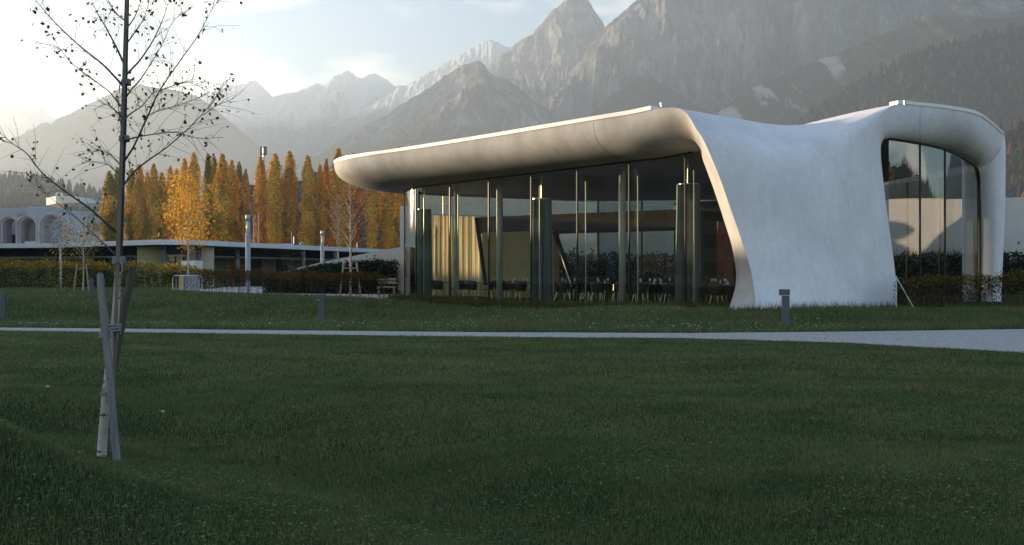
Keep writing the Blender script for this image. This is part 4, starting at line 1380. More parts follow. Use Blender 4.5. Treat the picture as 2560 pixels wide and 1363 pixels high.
# ------------------------------------------------------------------ flat roofed shop
shop = empty('shop_pavilion', at(480, 640, 90) , 'low flat roofed shop with wide pale eave, dark soffit and columns', 'building')
ZR = 4.2
sh = [(-60.0, 97.5), (-42.2, 94.0), (-29.0, 84.2), (-26.6, 85.3), (-13.6, 119.7)]
back = [(-2.0, 124), (-30, 133), (-60, 112)]
M['fascia'] = mat('pale_blue_grey_fascia', (0.62, 0.64, 0.66), 0.6, 0.06, 1.0)
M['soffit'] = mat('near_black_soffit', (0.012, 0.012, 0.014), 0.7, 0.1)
M['shopwall'] = mat('beige_shop_wall', (0.32, 0.28, 0.22), 0.8, 0.1)
M['stonecol'] = mat('mottled_stone_column', (0.05, 0.05, 0.055), 0.7, 0.5, 3.0, 0.3, 14, c2=(0.26, 0.26, 0.27))
M['shopglass'] = glass_mat('shop_glass', (0.78, 0.78, 0.72), 0.0, 1.5, 2.0)
MB().prism(sh + back, ZR - 0.42, ZR).build('roof', M['fascia'], shop)
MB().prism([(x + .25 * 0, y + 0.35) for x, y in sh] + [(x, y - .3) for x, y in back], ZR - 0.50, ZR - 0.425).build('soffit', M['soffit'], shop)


def inset_line(line, d):
    out = []
    for i, p in enumerate(line):
        a = Vector((*line[max(i - 1, 0)], 0)); b = Vector((*line[min(i + 1, len(line) - 1)], 0))
        t = (b - a).normalized(); nn = Vector((-t.y, t.x, 0))
        if nn.y < 0: nn = -nn
        out.append((p[0] + nn.x * d, p[1] + nn.y * d))
    return out


fl = inset_line(sh, 2.6)
# dark sign band, glass line with posts
for (a, b) in zip(fl[:-1], fl[1:]):
    va, vb = Vector((*a, 0)), Vector((*b, 0))
    L_ = (vb - va).length; t = (vb - va) / L_; nn = Vector((-t.y, t.x, 0))
    if nn.y < 0: nn = -nn
    o2 = va + nn * .25; o3 = vb + nn * .25
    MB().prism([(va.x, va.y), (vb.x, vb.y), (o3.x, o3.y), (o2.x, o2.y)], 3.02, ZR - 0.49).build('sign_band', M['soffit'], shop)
    MB().prism([(va.x, va.y), (vb.x, vb.y), (o3.x, o3.y), (o2.x, o2.y)], 2.86, 3.0).build('head_rail', M['shopwall'], shop)
    n_ = max(2, round(L_ / 1.9))
    for j in range(n_):
        p, q = va.lerp(vb, j / n_) + t * .04, va.lerp(vb, (j + 1) / n_) - t * .04
        vs = [(p.x, p.y, .2), (q.x, q.y, .2), (q.x, q.y, 2.86), (p.x, p.y, 2.86)]
        build('glass_pane', vs, [(0, 1, 2, 3)], M['shopglass'], shop)
        if j % 4 == 1:
            dp = MB().box((p.x, p.y, 1.5), (0.09, 0.09, 2.7)).build('door_post', M['black'], shop)
            MB().box((p.x * .5 + q.x * .5, p.y * .5 + q.y * .5, 2.35), ((q - p).length, 0.07, 0.09), Matrix.Rotation(math.atan2(t.y, t.x), 3, 'Z')).build('door_head', M['black'], dp)
        else:
            MB().box((p.x, p.y, 1.5), (0.05, 0.05, 2.7)).build('post', M['black'], shop)
fl2 = inset_line(sh, 6.0)
cols_in = [mat('shop_wall_reflection_%s' % n, c, 0.6, 0.15) for n, c in (('beige', (.50, .44, .34)), ('orange', (.65, .22, .05)), ('olive', (.42, .40, .2)), ('dark', (.05, .045, .04)), ('cream', (.62, .56, .45)))]  # orange panels imitate sunlit trees mirrored in the panes
for si, (a, b) in enumerate(zip(fl2[:-1], fl2[1:])):
    va, vb = Vector((*a, 0)), Vector((*b, 0)); t = (vb - va).normalized()
    n_ = max(2, round((vb - va).length / 2.7))
    for j in range(n_):
        p, q = va.lerp(vb, j / n_), va.lerp(vb, (j + 1) / n_) - t * .01
        MB().prism([(p.x, p.y), (q.x, q.y), (q.x, q.y + .2), (p.x, p.y + .2)], 0.1, ZR - 0.45).build('wall_reflection_panel', cols_in[[0, 3, 4, 1, 0, 2, 4, 3, 1, 0][(j * 3 + si) % 10]], shop)
for x, d in ((497, 88.0), (593, 93.6), (758, 102), (838, 107.5), (362, 88.6), (235, 94.5), (410, 86.2)):
    p = gp(x, d)
    MB().lathe((p[0], p[1], 0.1), [(0.22, 0), (0.22, ZR - 0.6)], 16).build('column', M['stonecol'], shop, True)
# dim lettering on the dark band
tx = bpy.data.curves.new('sign_lettering', 'FONT')
tx.body = 'SOUVENIR SHOP'
tx.size = 0.62; tx.extrude = 0.02; tx.align_x = 'CENTER'
to = bpy.data.objects.new('sign_lettering', tx)
COL.objects.link(to)
va, vb = Vector((*fl[1], 0)), Vector((*fl[2], 0))
to.location = va.lerp(vb, 0.66) + Vector((-0.05, -0.05, 3.15))
to.location.y -= 0.02
to.rotation_euler = (math.pi / 2, 0, math.atan2(vb.y - va.y, vb.x - va.x))
bpy.context.view_layer.update()
tm = bpy.data.meshes.new_from_object(to.evaluated_get(bpy.context.evaluated_depsgraph_get()))
tm.transform(wmat(to)); tm.name = 'sign_lettering'
tm.materials.clear(); tm.materials.append(mat('dull_bronze_letters', (0.07, 0.06, 0.06), 0.5, 0.05))
bpy.data.objects.remove(to)
link('sign_lettering', tm, shop)
# small roof fittings
for x, y, d, k in ((715, 597, 104, 0), (755, 600, 106, 1), (893, 605, 114, 2), (735, 592, 105, 3)):
    p = at(x, y, d)
    (MB().box((p.x, p.y, ZR + .12), (1.6, .5, .24)) if k == 0 else MB().tube([(p.x - .25, p.y, ZR), (p.x - .2, p.y, ZR + .35), (p.x, p.y, ZR + .45), (p.x + .2, p.y, ZR + .3)], .07, 8) if k == 1 else MB().tube([(p.x, p.y, ZR), (p.x, p.y, ZR + (.7 if k == 2 else 1.0))], .05, 8)).build('roof_fitting', M['steel'], shop)


# ------------------------------------------------------------------ buildings on the left
M['bluewall'] = mat('pale_grey_render', (0.42, 0.43, 0.45), 0.85, 0.07, 0.3)
M['pinkarch'] = mat('pale_pink_plaster', (0.52, 0.44, 0.44), 0.85, 0.08, 0.6)
M['whitewall'] = mat('white_render', (0.74, 0.70, 0.66), 0.8, 0.05, 0.4)
M['window'] = mat('dark_window_glass', (0.03, 0.035, 0.045), 0.08, 0.1, spec=0.6)
M['greyroof'] = mat('grey_roof_sheet', (0.25, 0.27, 0.30), 0.6, 0.1)
DA = 100.0


def pxX(x, d=DA): return (x - CX) / F * d
def pxZ(y, d=DA): return CH + (HY - y) / F * d


ab = empty('arched_building', (pxX(20), DA, 0), 'pale building with round pink arches along its front', 'building')
MB().box(((pxX(-330) + pxX(42)) / 2, DA + 8, pxZ(514) / 2), (pxX(42) - pxX(-330), 9.0, pxZ(514))).build('wall', M['bluewall'], ab)
MB().box(((pxX(42) + pxX(91)) / 2, DA + 7, pxZ(515) / 2 + .05), (pxX(91) - pxX(42), 9.6, pxZ(515) + .1)).build('tower', M['bluewall'], ab)
MB().box((pxX(62), DA + 5, pxZ(513)), (0.9, 1.2, 0.3)).build('roof_vent', M['whitewall'], ab)
for cx_, ri_, ro_ in ((20, 18, 24), (66, 19, 27), (127, 24, 33), (-40, 18, 24), (-100, 18, 24)):
    ys, dep = 564, 1.9
    for (rin, rout, y0, y1) in ((ri_ + 4, ro_, DA, DA + dep), (ri_, ri_ + 5, DA + .35, DA + dep + .3)):
        vs, n = [], 20
        prof = [(math.pi * k / n) for k in range(n + 1)]
        path = [(1, None)] + [(math.cos(a), math.sin(a)) for a in prof] + [(-1, None)]
        for c, s_ in path:
            for rr in (rin, rout):
                X = pxX(cx_ + rr * c)
                Z = 0.0 if s_ is None else pxZ(ys) + rr * s_ / F * DA
                vs += [(X, y0, Z), (X, y1, Z)]
        fs = []
        for k in range(len(path) - 1):
            a = k * 4; b = a + 4
            fs += [(a, b, b + 2, a + 2), (a + 1, a + 3, b + 3, b + 1), (a, a + 1, b + 1, b), (a + 2, b + 2, b + 3, a + 3)]
        build('arch', vs, fs, M['pinkarch'], ab, False)
for x0, x1, y0, y1, m in ((1, 37, 530, 537, 'shopwall'), (1, 37, 583, 597, 'window'), (1, 37, 601, 611, 'window'), (1, 37, 546, 560, 'brown'), (57, 86, 611, 640, 'window'), (-35, -2, 583, 611, 'window'), (4, 38, 640, 680, 'window')):
    MB().box(((pxX(x0) + pxX(x1)) / 2, DA + 3.46 if x1 < 45 else DA + 2.16, (pxZ(y0) + pxZ(y1)) / 2), (pxX(x1) - pxX(x0), .1, pxZ(y0) - pxZ(y1))).build('window', M[m], ab)
MB().box((pxX(71), DA + 1.2, pxZ(606)), (pxX(87) - pxX(56), 1.4, .22)).build('door_canopy', M['fascia'], ab)

DB = 185.0
fb = empty('factory_block', (pxX(170, DB), DB, 0), 'large pale factory block with stepped roof and dark window bands', 'building')
def B(x0, x1, y0, y1, dep, off, m, nm, par=fb, d=DB):
    return MB().box(((pxX(x0, d) + pxX(x1, d)) / 2, d + off + dep / 2, (pxZ(y0, d) + pxZ(y1, d)) / 2), (pxX(x1, d) - pxX(x0, d), dep, pxZ(y0, d) - pxZ(y1, d))).build(nm, M[m], par)
# main hall: corner turned so that its left face takes the sun
zc = pxZ(508, DB)
poly = [(pxX(88, DB), DB + 16), (pxX(165, DB), DB), (pxX(330, DB), DB + 4), (pxX(330, DB), DB + 30), (pxX(88, DB), DB + 34)]
MB().prism(poly, 0, zc).build('hall', M['bluewall'], fb)
MB().prism([(x * 1.0, y - .15) for x, y in poly], zc + .01, zc + .55).build('parapet', M['whitewall'], fb)
for k in range(6):
    t0, t1 = 0.05 + k * .155, 0.05 + k * .155 + .12
    a, b = Vector((*poly[1], 0)), Vector((*poly[2], 0))
    p, q = a.lerp(b, t0), a.lerp(b, t1)
    for z0, z1 in ((zc - 1.35, zc - .55), (zc - 5.0, zc - 3.4)):
        MB().prism([(p.x, p.y - .06), (q.x, q.y - .06), (q.x, q.y + .1), (p.x, p.y + .1)], z0, z1).build('window', M['window'], fb)
    a, b = Vector((*poly[0], 0)), Vector((*poly[1], 0))
    p, q = a.lerp(b, t0), a.lerp(b, t1)
    MB().prism([(p.x - .06, p.y - .06), (q.x - .06, q.y - .06), (q.x + .1, q.y + .1), (p.x + .1, p.y + .1)], zc - 2.6, zc - 1.5).build('window', M['window'], fb)
# rounded upper storey and plant room
up = [(pxX(94, DB + 14), DB + 22), (pxX(104, DB + 12), DB + 14), (pxX(134, DB + 8), DB + 9), (pxX(180, DB + 8), DB + 10), (pxX(180, DB + 8), DB + 26), (pxX(94, DB + 14), DB + 30)]
MB().prism(up, zc + .56, pxZ(495, DB + 9)).build('upper_storey', M['whitewall'], fb)
MB().prism([(x, y - .1) for x, y in up], pxZ(495, DB + 9) + .01, pxZ(493, DB + 9) + .2).build('upper_parapet', M['whitewall'], fb)
B(125, 181, 481, 492.5, 9, 12, 'greyroof', 'plant_room', d=DB + 6)
# round emblem on the plant room
em = MB(); c = at(148, 489, DB + 17.9)
em.tube([c + Vector((math.cos(w) * .62, 0, math.sin(w) * .62)) for w in np.linspace(0.6 * math.pi, 2.3 * math.pi, 18)], .16, 6)
em.build('emblem', M['whitewall'], fb)
for x0, x1 in ((208, 221), (224, 236)): B(x0, x1, 497, 504.5, 3, 6, 'whitewall', 'roof_unit')
B(186, 205, 501, 506.5, 3, 8, 'greyroof', 'roof_unit')
B(238, 300, 499.5, 506, 5, 12, 'greyroof', 'roof_unit')

# the works continues to the left, outside the picture: a hall and a taller block beside the lawn
ws = Vector((math.sin(SUN_AZ), math.cos(SUN_AZ), 0)); wp = Vector((-ws.y * -1, -ws.x, 0)); wp = Vector((math.cos(SUN_AZ), -math.sin(SUN_AZ), 0))
def works(name, p0, p1, h, label):
    a, b = ws * 95 + wp * p0, ws * 95 + wp * p1
    e = empty(name, (a + b) / 2, label, 'building')
    c, d_ = b + ws * 14, a + ws * 14
    MB().prism([(a.x, a.y), (b.x, b.y), (c.x, c.y), (d_.x, d_.y)], -.2, h).build('wall', M['bluewall'], e)
    t = (b - a).normalized(); n_ = int((b - a).length / 4)
    for k in range(n_):
        p = a + t * (k * 4 + .6) - ws * .06; q = a + t * (k * 4 + 3.4) - ws * .06
        for z in np.arange(1.2, h - 1.6, 3.4):
            MB().prism([(p.x, p.y), (q.x, q.y), (q.x + ws.x * .1, q.y + ws.y * .1), (p.x + ws.x * .1, p.y + ws.y * .1)], z, z + 1.7).build('window', M['window'], e)
works('works_hall', 12.2, 37, 8.5, 'long pale works hall with window bands beside the lawn')
works('works_block', -60, 12, 15.0, 'taller pale works block with three window bands beside the lawn')
works('works_wing', 37.2, 53, 6.4, 'low pale works wing between the hall and the arched building')

# dark office behind the poplars, with a phone mast
of = empty('office_block', (-30, 178, 0), 'dark blue grey office block glimpsed between the poplars', 'building')
M['darkwall'] = mat('dark_slate_cladding', (0.085, 0.095, 0.12), 0.6, 0.12, 0.5)
for x0, x1, yt, dd_ in ((612, 640, 462, 178), (655, 760, 452, 180), (784, 1010, 430, 182)):
    B(x0, x1, yt, 700, 14, 0, 'darkwall', 'wall', of, dd_)
    for k, x in enumerate(np.arange(x0 + 6, x1 - 8, 17)):
        for y in range(yt + 16, 610, 30):
            B(x, x + 9, y, y + 15, .2, -.12, 'bluewall' if (k + y) % 4 == 0 else 'window', 'window', of, dd_)
ms = empty('phone_mast', (pxX(659, 176), 176, 15), 'slim phone mast with dark antenna panels above the poplars', 'mast')
p = at(659, 390, 176)
MB().tube([(p.x, 176, 0.2), (p.x, 176, pxZ(366, 176))], .16, 8).build('pole', M['steel'], ms)
for k, (dx, dy) in enumerate(((-.45, -.1), (.45, -.1), (0, .5))):
    MB().box((p.x + dx, 176 + dy, (pxZ(367, 176) + pxZ(388, 176)) / 2), (.22, .16, pxZ(367, 176) - pxZ(388, 176))).build('antenna_panel', M['black'], ms)
for yy in (368, 386):
    MB().tube([(p.x + .5 * math.cos(w), 176 + .5 * math.sin(w), pxZ(yy, 176)) for w in np.linspace(0, 2 * math.pi, 13)], .05, 6).build('ring', M['black'], ms)

# ------------------------------------------------------------------ lamp posts and poles
M['lampbody'] = mat('silver_lamp_post', (0.46, 0.46, 0.49), 0.4, 0.05, metal=0.35)
M['diff'] = mat('opal_lamp_cover', (0.80, 0.74, 0.62), 0.3, 0.03)
for x, d, yt, nm in ((620, 54.5, 537, 'silver tubular lamp post rising behind the low hedge near the shop doors'), (806, 71, 577, 'silver tubular lamp post beside the wedge wall')):
    b_ = Vector((pxX(x, d), d, .22)); zt = pxZ(yt, d)
    e = empty('lamp_post', b_, nm, 'lamp post')
    hh = zt - .22
    MB().lathe(b_, [(.16, 0), (.16, .05), (.13, .06), (.13, hh - 1.02)], 20).build('post', M['lampbody'], e, True)
    df_ = MB().lathe(b_ + Vector((0, 0, hh - 1.01)), [(.085, 0), (.085, .66)], 16).build('diffuser', M['diff'], e, True)
    for k in range(4):
        w = k * math.pi / 2 + .6
        q = b_ + Vector((math.cos(w) * .115, math.sin(w) * .115, hh - .69))
        MB().box(q, (.022, .022, .68)).build('rod', M['lampbody'], df_)
    MB().lathe(b_ + Vector((0, 0, hh - .34)), [(.13, 0), (.13, .32), (.11, .34)], 20).build('cap', M['lampbody'], e, True)
e = empty('flag_pole', Vector((pxX(150, 80), 80, .2)), 'thin white pole standing behind the long hedge', 'pole')
MB().tube([(pxX(150, 80), 80, .2), (pxX(150, 80), 80, pxZ(574, 80))], [.06, .05], 10).build('shaft', M['whitewall'], e, True)
MB().lathe((pxX(150, 80), 80, pxZ(574, 80)), [(.05, 0), (.065, .03), (.05, .08), (.01, .1)], 10).build('knob', M['whitewall'], e, True)
for x, d, yt in ((634, 118, 545), (646, 118, 533), (729, 118, 579)):
    e = empty('roof_rod', Vector((pxX(x, d), d, .2)), {634: 'short thin steel rod mast behind the shop roof near the tall lamp post', 646: 'taller thin steel rod mast behind the shop roof near the tall lamp post', 729: 'lone thin steel rod mast behind the middle of the shop roof'}[x], 'mast')
    MB().tube([(pxX(x, d), d, .2), (pxX(x, d), d, pxZ(yt, d))], .05, 6).build('shaft', M['lampbody'], e)
    MB().lathe((pxX(x, d), d, .2), [(.15, 0), (.15, .05), (.06, .07)], 8).build('foot', M['lampbody'], e)

# ------------------------------------------------------------------ bollard lights
def bollard(x, d, label, hgt=0.95, face=-1):
    X = pxX(x, d); g = float(gz(X, d))
    e = empty('bollard_light', Vector((X, d, g)), label, 'bollard light')
    b = MB(); b.box((X + .0, d, g + (hgt - .15) / 2 - .04), (.165, .10, hgt - .15 + .08)); b.build('post', M['anthracite'], e)
    hd = MB().box((X + face * .03, d, g + hgt - .07), (.235, .115, .14)).build('head', M['anthracite'], e)
    MB().box((X + face * .10, d, g + hgt - .148), (.08, .08, .012)).build('lens', M['diff'], hd)


bollard(1964, 24.6, 'slim dark grey bollard light in front of the white saddle wall')
bollard(804, 28.6, 'slim dark grey bollard light in front of the low brown hedge', 0.92)
bollard(8, 34.5, 'slim dark grey bollard light on the grass beside the low yellowing sapling', 0.92, -1)
bollard(229, 49, 'weathered grey bollard light at the foot of the long hedge', 0.90)

# ------------------------------------------------------------------ barrier, trailer board, bench, bin by the shop
M['galv'] = mat('galvanised_steel', (0.55, 0.55, 0.56), 0.35, 0.08, metal=0.7)
p0, p1 = at(432, 728, 62), at(505, 728, 61.2); zb, zt_ = 0.25, pxZ(689, 61.5)
e = empty('crowd_barrier', Vector((p0.x, p0.y, zb)), 'galvanised steel crowd barrier at the end of the low brown hedge', 'barrier')
MB().tube([(p0.x, p0.y, zb), (p0.x, p0.y, zt_ - .15), (p0.x + .12, p0.y, zt_), (p1.x - .12, p1.y, zt_), (p1.x, p1.y, zt_ - .15), (p1.x, p1.y, zb)], .028, 8).build('frame', M['galv'], e, True)
MB().tube([(p0.x, p0.y, zb + .18), (p1.x, p1.y, zb + .18)], .02, 6).build('lower_rail', M['galv'], e)
for k in range(1, 9):
    q = p0.lerp(p1, k / 9)
    MB().tube([(q.x, q.y, zb + .18), (q.x, q.y, zt_ - .02)], .011, 5).build('bar', M['galv'], e)
q = at(452, 0, 63.2); q2 = at(500, 0, 63.2)
e = empty('notice_board', Vector((q.x, q.y, .25)), 'pale panel stack with yellow edge leaning behind the steel barrier', 'board')
MB().box(((q.x + q2.x) / 2, 63.2, .78), (q2.x - q.x, .12, .95)).build('panel', mat('grey_panel', (.25, .25, .27), .6, .1), e)
MB().box((q.x + .12, 63.0, .76), (.24, .1, .92)).build('yellow_edge', mat('pale_yellow_board', (.55, .42, .18), .7, .1), e)
MB().tube([(q.x + .4, 63.1, .3), (q.x + 1.0, 63.1, 1.0)], .03, 6).build('brace', M['galv'], e)
q = at(480, 660, 81)
e = empty('delivery_trailer', Vector((q.x, q.y, .25)), 'small white box trailer parked by the shop below the golden birch', 'trailer')
MB().box((q.x, q.y, 1.75), (1.1, 2.0, 1.3)).build('box_body', M['whitewall'], e)
MB().box((q.x, q.y - 1.02, 1.75), (.95, .03, 1.1)).build('door', M['flashing'], e)
for sx in (-1, 1):
    MB().tube([(q.x + sx * .82, q.y + .2, .52), (q.x + sx * .66, q.y + .2, .52)], .28, 16).build('wheel', M['black'], e)
MB().tube([(q.x, q.y + 1.2, .72), (q.x, q.y + 2.1, .62)], .05, 8).build('drawbar', M['galv'], e)
q = at(966, 0, 47.5)
e = empty('garden_bench', Vector((q.x, q.y, .27)), 'pale wooden bench beside the curved glass corner', 'bench')
for k in range(3): MB().box((q.x, q.y - .16 + k * .16, .73), (.85, .14, .045)).build('seat_slat', mat('pale_bench_wood_%d' % k, (.55, .43, .34), .7, .1), e)
for k in range(2): MB().box((q.x, q.y + .28, .93 + k * .16), (.85, .04, .12)).build('back_slat', M['stake'], e)
for sx in (-1, 1):
    MB().box((q.x + sx * .36, q.y, .49), (.06, .42, .44)).build('leg', M['stake'], e)

# steel rods imitating the portal ribbon mirrored in the glass at its foot
q = at(2241, 0, 30.9); g = float(gz(q.x, q.y))
e = empty('ribbon_reflection', Vector((q.x, q.y, g)), 'thin steel rods standing in for the portal ribbon mirrored in the glass', 'reflection')
MB().tube([(q.x, q.y, g - .05), (q.x, q.y, pxZ(690, 30.9))], .018, 8).build('post', M['galv'], e)
MB().tube([(q.x + .02, q.y, pxZ(697, 30.9)), (q.x + .52, q.y - .1, g)], .017, 8).build('brace', M['galv'], e)

# ------------------------------------------------------------------ young birch with stakes in the foreground
TD = 7.45
rt = random.Random(5)
sap = empty('birch_sapling', at(258, 1136, TD), 'tall slender young birch with few dark leaves tied to crossed stakes', 'tree')
tp = [(254, 1140, 7.46), (258, 1080, 7.46), (264, 1000, 7.46), (272, 925, 7.46), (284, 850, 7.46), (291, 760, 7.46), (295, 680, 7.47), (299, 600, 7.48), (304, 470, 7.5), (309, 350, 7.5), (312, 240, 7.5), (315, 130, 7.5), (319, 0, 7.5), (322, -120, 7.5), (325, -260, 7.5), (327, -420, 7.5)]
tr = [.034, .032, .031, .029, .027, .026, .025, .024, .021, .019, .017, .015, .012, .010, .008, .004]
tpts = [at(*q) for q in tp]
MB().tube(tpts[:7], tr[:7], 10).build('trunk', M['birch'], sap, True)
MB().tube(tpts[6:], tr[6:], 10).build('upper_trunk', mat('dark_young_bark', (0.045, 0.038, 0.033), 0.8, 0.4, 8, stretch=(6, 6, 20)), sap, True)
limbs = [
    [(312, 165, 0), (294, 125, .1), (275, 88, .2), (258, 58, .25), (243, 32, .3), (225, -15, .4)],
    [(311, 220, 0), (285, 190, -.1), (253, 158, -.25), (197, 113, -.4), (134, 53, -.6), (92, 4, -.7), (70, -30, -.75)],
    [(309, 272, 0), (290, 250, .15), (268, 225, .25), (218, 190, .4), (172, 151, .5), (141, 116, .6), (88, 108, .7)],
    [(289, 580, 0), (255, 549, -.1), (222, 520, -.2), (162, 478, -.35), (106, 433, -.45), (67, 384, -.5), (35, 362, -.55), (0, 333, -.6), (-25, 320, -.6)],
    [(287, 635, 0), (250, 600, .1), (190, 545, .3), (117, 487, .45), (88, 455, .5)],
    [(306, 410, 0), (326, 380, -.1), (338, 359, -.15), (370, 289, -.3), (398, 229, -.4), (451, 151, -.5), (493, 92, -.6), (528, 28, -.7), (546, 0, -.75)],
    [(304, 470, 0), (335, 430, .1), (372, 400, .2), (415, 370, .3), (472, 320, .45), (521, 268, .55), (549, 229, .6), (563, 197, .62)],
    [(314, 190, 0), (330, 172, .1), (352, 148, .2), (384, 99, .3), (408, 46, .4), (419, 11, .45), (430, -40, .5)],
    [(312, 248, 0), (330, 222, -.15), (352, 197, -.25), (380, 155, -.4), (408, 106, -.5), (433, 53, -.6), (468, 28, -.65)],
    [(311, 298, 0), (330, 282, .1), (356, 264, .2), (384, 232, .3), (422, 218, .4), (493, 197, .5)],
    [(309, 352, 0), (335, 345, -.2), (370, 338, -.3), (440, 331, -.4), (490, 345, -.5), (558, 344, -.6)],
    [(310, 300, 0), (292, 280, -.2), (265, 262, -.35), (232, 275, -.45)],
    [(306, 420, 0), (285, 395, .2), (255, 378, .3), (214, 384, .35)],
    [(317, 55, 0), (300, 42, -.1), (282, 25, -.2), (262, -20, -.3)],
    [(318, 70, 0), (335, 45, .1), (350, 10, .2), (362, -40, .25)],
    [(316, 110, 0), (338, 80, -.1), (362, 40, -.2), (378, -20, -.25)],
    [(507, 289, .5), (530, 272, .52), (560, 256, .55), (584, 246, .58)],
    [(305, 440, 0), (285, 425, .15), (262, 408, .25), (212, 402, .35)],
    [(310, 330, 0), (300, 300, .2), (296, 262, .3), (300, 220, .35)],
    [(398, 229, -.4), (430, 215, -.35), (470, 205, -.3), (525, 232, -.25)],
    [(370, 289, -.3), (400, 275, -.3), (450, 262, -.3), (510, 240, -.3)],
]
LP, LC = [], []
leafc = [(0.10, 0.055, 0.02), (0.16, 0.08, 0.025), (0.06, 0.045, 0.02), (0.20, 0.13, 0.03)]
for li, lb in enumerate(limbs):
    keys = [at(x, y, 7.47 + dz) for x, y, dz in lb]
    n_ = len(keys)
    ps = np.linspace(0, n_ - 1, (n_ - 1) * 4 + 1)
    pts = catmull(keys, ps)
    r0 = .0085 if li in (0, 1, 3, 5, 6, 7) else .0060
    if li in (16, 19, 20): r0 = .0035
    br = MB().tube(pts, [max(.0016, r0 * (1 - k / len(pts)) ** .9) for k in range(len(pts))], 6).build('branch', M['bark'], sap)
    tw = MB()
    for k in range(2, len(pts)):
        for rep in range(2 if k > len(pts) * .3 else 1):
            if rt.random() < .30: continue
            base = pts[k].lerp(pts[k - 1], rt.random())
            t = (pts[k] - pts[k - 1]).normalized()
            side = Vector((rt.gauss(0, 1), rt.gauss(0, 1), rt.gauss(0.25, .8)))
            dirn = (t * .75 + side.normalized() * .75).normalized()
            ln = rt.uniform(.10, .38) * (1.15 - .5 * k / len(pts))
            q1 = base + dirn * ln * .5
            q2 = base + dirn * ln + Vector((rt.gauss(0, .02), rt.gauss(0, .02), rt.uniform(-.05, .03)))
            tw.tube([base, q1, q2], [.0017, .0012, .0008], 4, False)
            for m_ in range(rt.randint(0, 3)):
                u = rt.uniform(.35, 1.03)
                c = base.lerp(q2, u)
                LP.append(tuple(c + Vector((rt.gauss(0, .006), rt.gauss(0, .006), -.004))))
                LC.append(leafc[rt.randrange(4)])
    tag(tw.build('twigs', M['bark'], br), kind='stuff')
V_, F_, K_ = leaves(np.array(LP), 0.028, np.array(LC), 77, up=0.9, asp=.75)
tag(build('foliage', V_, F_, M['leaf'], sap, col=K_), kind='stuff')

M['post'] = mat('silver_grey_weathered_wood', (0.25, 0.235, 0.235), 0.85, 0.3, 3.0, 0.5, 30, stretch=(14, 14, 0.9))
M['postd'] = mat('brown_grey_wood', (0.19, 0.165, 0.145), 0.85, 0.3, 3.0, 0.4, 30, stretch=(14, 14, 0.9))
M['rope'] = mat('grey_jute_rope', (0.26, 0.25, 0.25), 0.95, 0.3, 60)


def stake(name, a, b, r_, m, label):
    pa, pb = at(*a), at(*b)
    e = empty(name, pb, label, 'stake')
    k = 9
    pts = [pa.lerp(pb, i / k) + Vector((rt.gauss(0, .0015), rt.gauss(0, .0015), 0)) for i in range(k + 1)]
    pts[-1] = pb + (pb - pa).normalized() * .08
    MB().tube([pa + (pa - pb).normalized() * .006] + pts, [r_ * .86] + [r_ * rt.uniform(.96, 1.05) for _ in pts], 14).build('shaft', m, e, True)
    # knots
    for _ in range(4):
        c = pa.lerp(pb, rt.uniform(.1, .9)) + Vector((rt.uniform(-.6, .6) * r_, -r_ * .86, 0))
        MB().lathe(c, [(.001, -.006), (.006, -.003), (.007, .003), (.001, .006)], 6).build('knot', M['bark'], e)


stake('support_stake', (250, 687, 7.30), (292, 1142, 7.30), .0255, M['post'], 'silver grey round stake leaning in front of the young birch')
stake('support_stake', (331, 671, 7.62), (246, 1118, 7.75), .0265, mat('dark_round_stake_wood', (0.10, 0.086, 0.072), 0.85, 0.3, 3.0, 0.4, 30, stretch=(14, 14, 0.9)), 'darker round stake crossing behind the young birch')
pa, pb = at(330, -420, 7.42), at(279, 1130, 7.40)
e = empty('support_pole', pb, 'tall thin square timber pole tied along the young birch trunk', 'pole')
mb = MB(); ax = (pa - pb).normalized()
MB().tube([pb + ax * (i * .35) for i in range(-0, int((pa - pb).length / .35) + 1)], .0165, 4).build('shaft', M['postd'], e)
# rope lashings
def lash(name, c, r_, turns, h, label, tail=True):
    e = empty(name, c, label, 'rope')
    n = turns * 14
    MB().tube([c + Vector((math.cos(2 * math.pi * i / 14) * r_ * rt.uniform(.95, 1.05), math.sin(2 * math.pi * i / 14) * r_ * .9, h * (i / n - .5))) for i in range(n + 1)], .008, 6).build('coil', M['rope'], e, True)
    if tail:
        MB().tube([c + Vector((.01, -r_, .01)), c + Vector((.04, -r_ - .015, -.02)), c + Vector((.045, -r_ - .01, -.07)), c + Vector((.03, -r_, -.10))], .007, 6).build('tail', M['rope'], e, True)


lash('rope_lashing', at(277, 822, 7.36), .068, 3, .06, 'thick rope lashing binding the stakes and birch at their crossing')
lash('rope_lashing', at(262, 838, 7.31), .034, 3, .04, 'rope turns around the silver grey stake just below the crossing', False)
lash('rope_tie', at(297, 652, 7.44), .040, 4, .05, 'knotted rope tie holding birch trunk and pole above the stakes')
lash('rope_tie', at(311, 347, 7.46), .032, 3, .035, 'upper rope tie on the birch trunk below the branches fork', False)
lash('rope_tie', at(315, 206, 7.46), .030, 3, .035, 'highest rope tie on the birch trunk among the branches', False)
lash('rope_tie', at(266, 985, 7.42), .037, 2, .03, 'low rope tie near the foot of the birch', False)

# ------------------------------------------------------------------ lawn
def path_far(X, Y):
    x = CX + X / Y * F
    return CH * F / (np.interp(x, *zip(*pf)) - HY)
def path_near(X, Y):
    x = CX + X / Y * F
    return CH * F / (np.interp(x, *zip(*pn)) - HY)


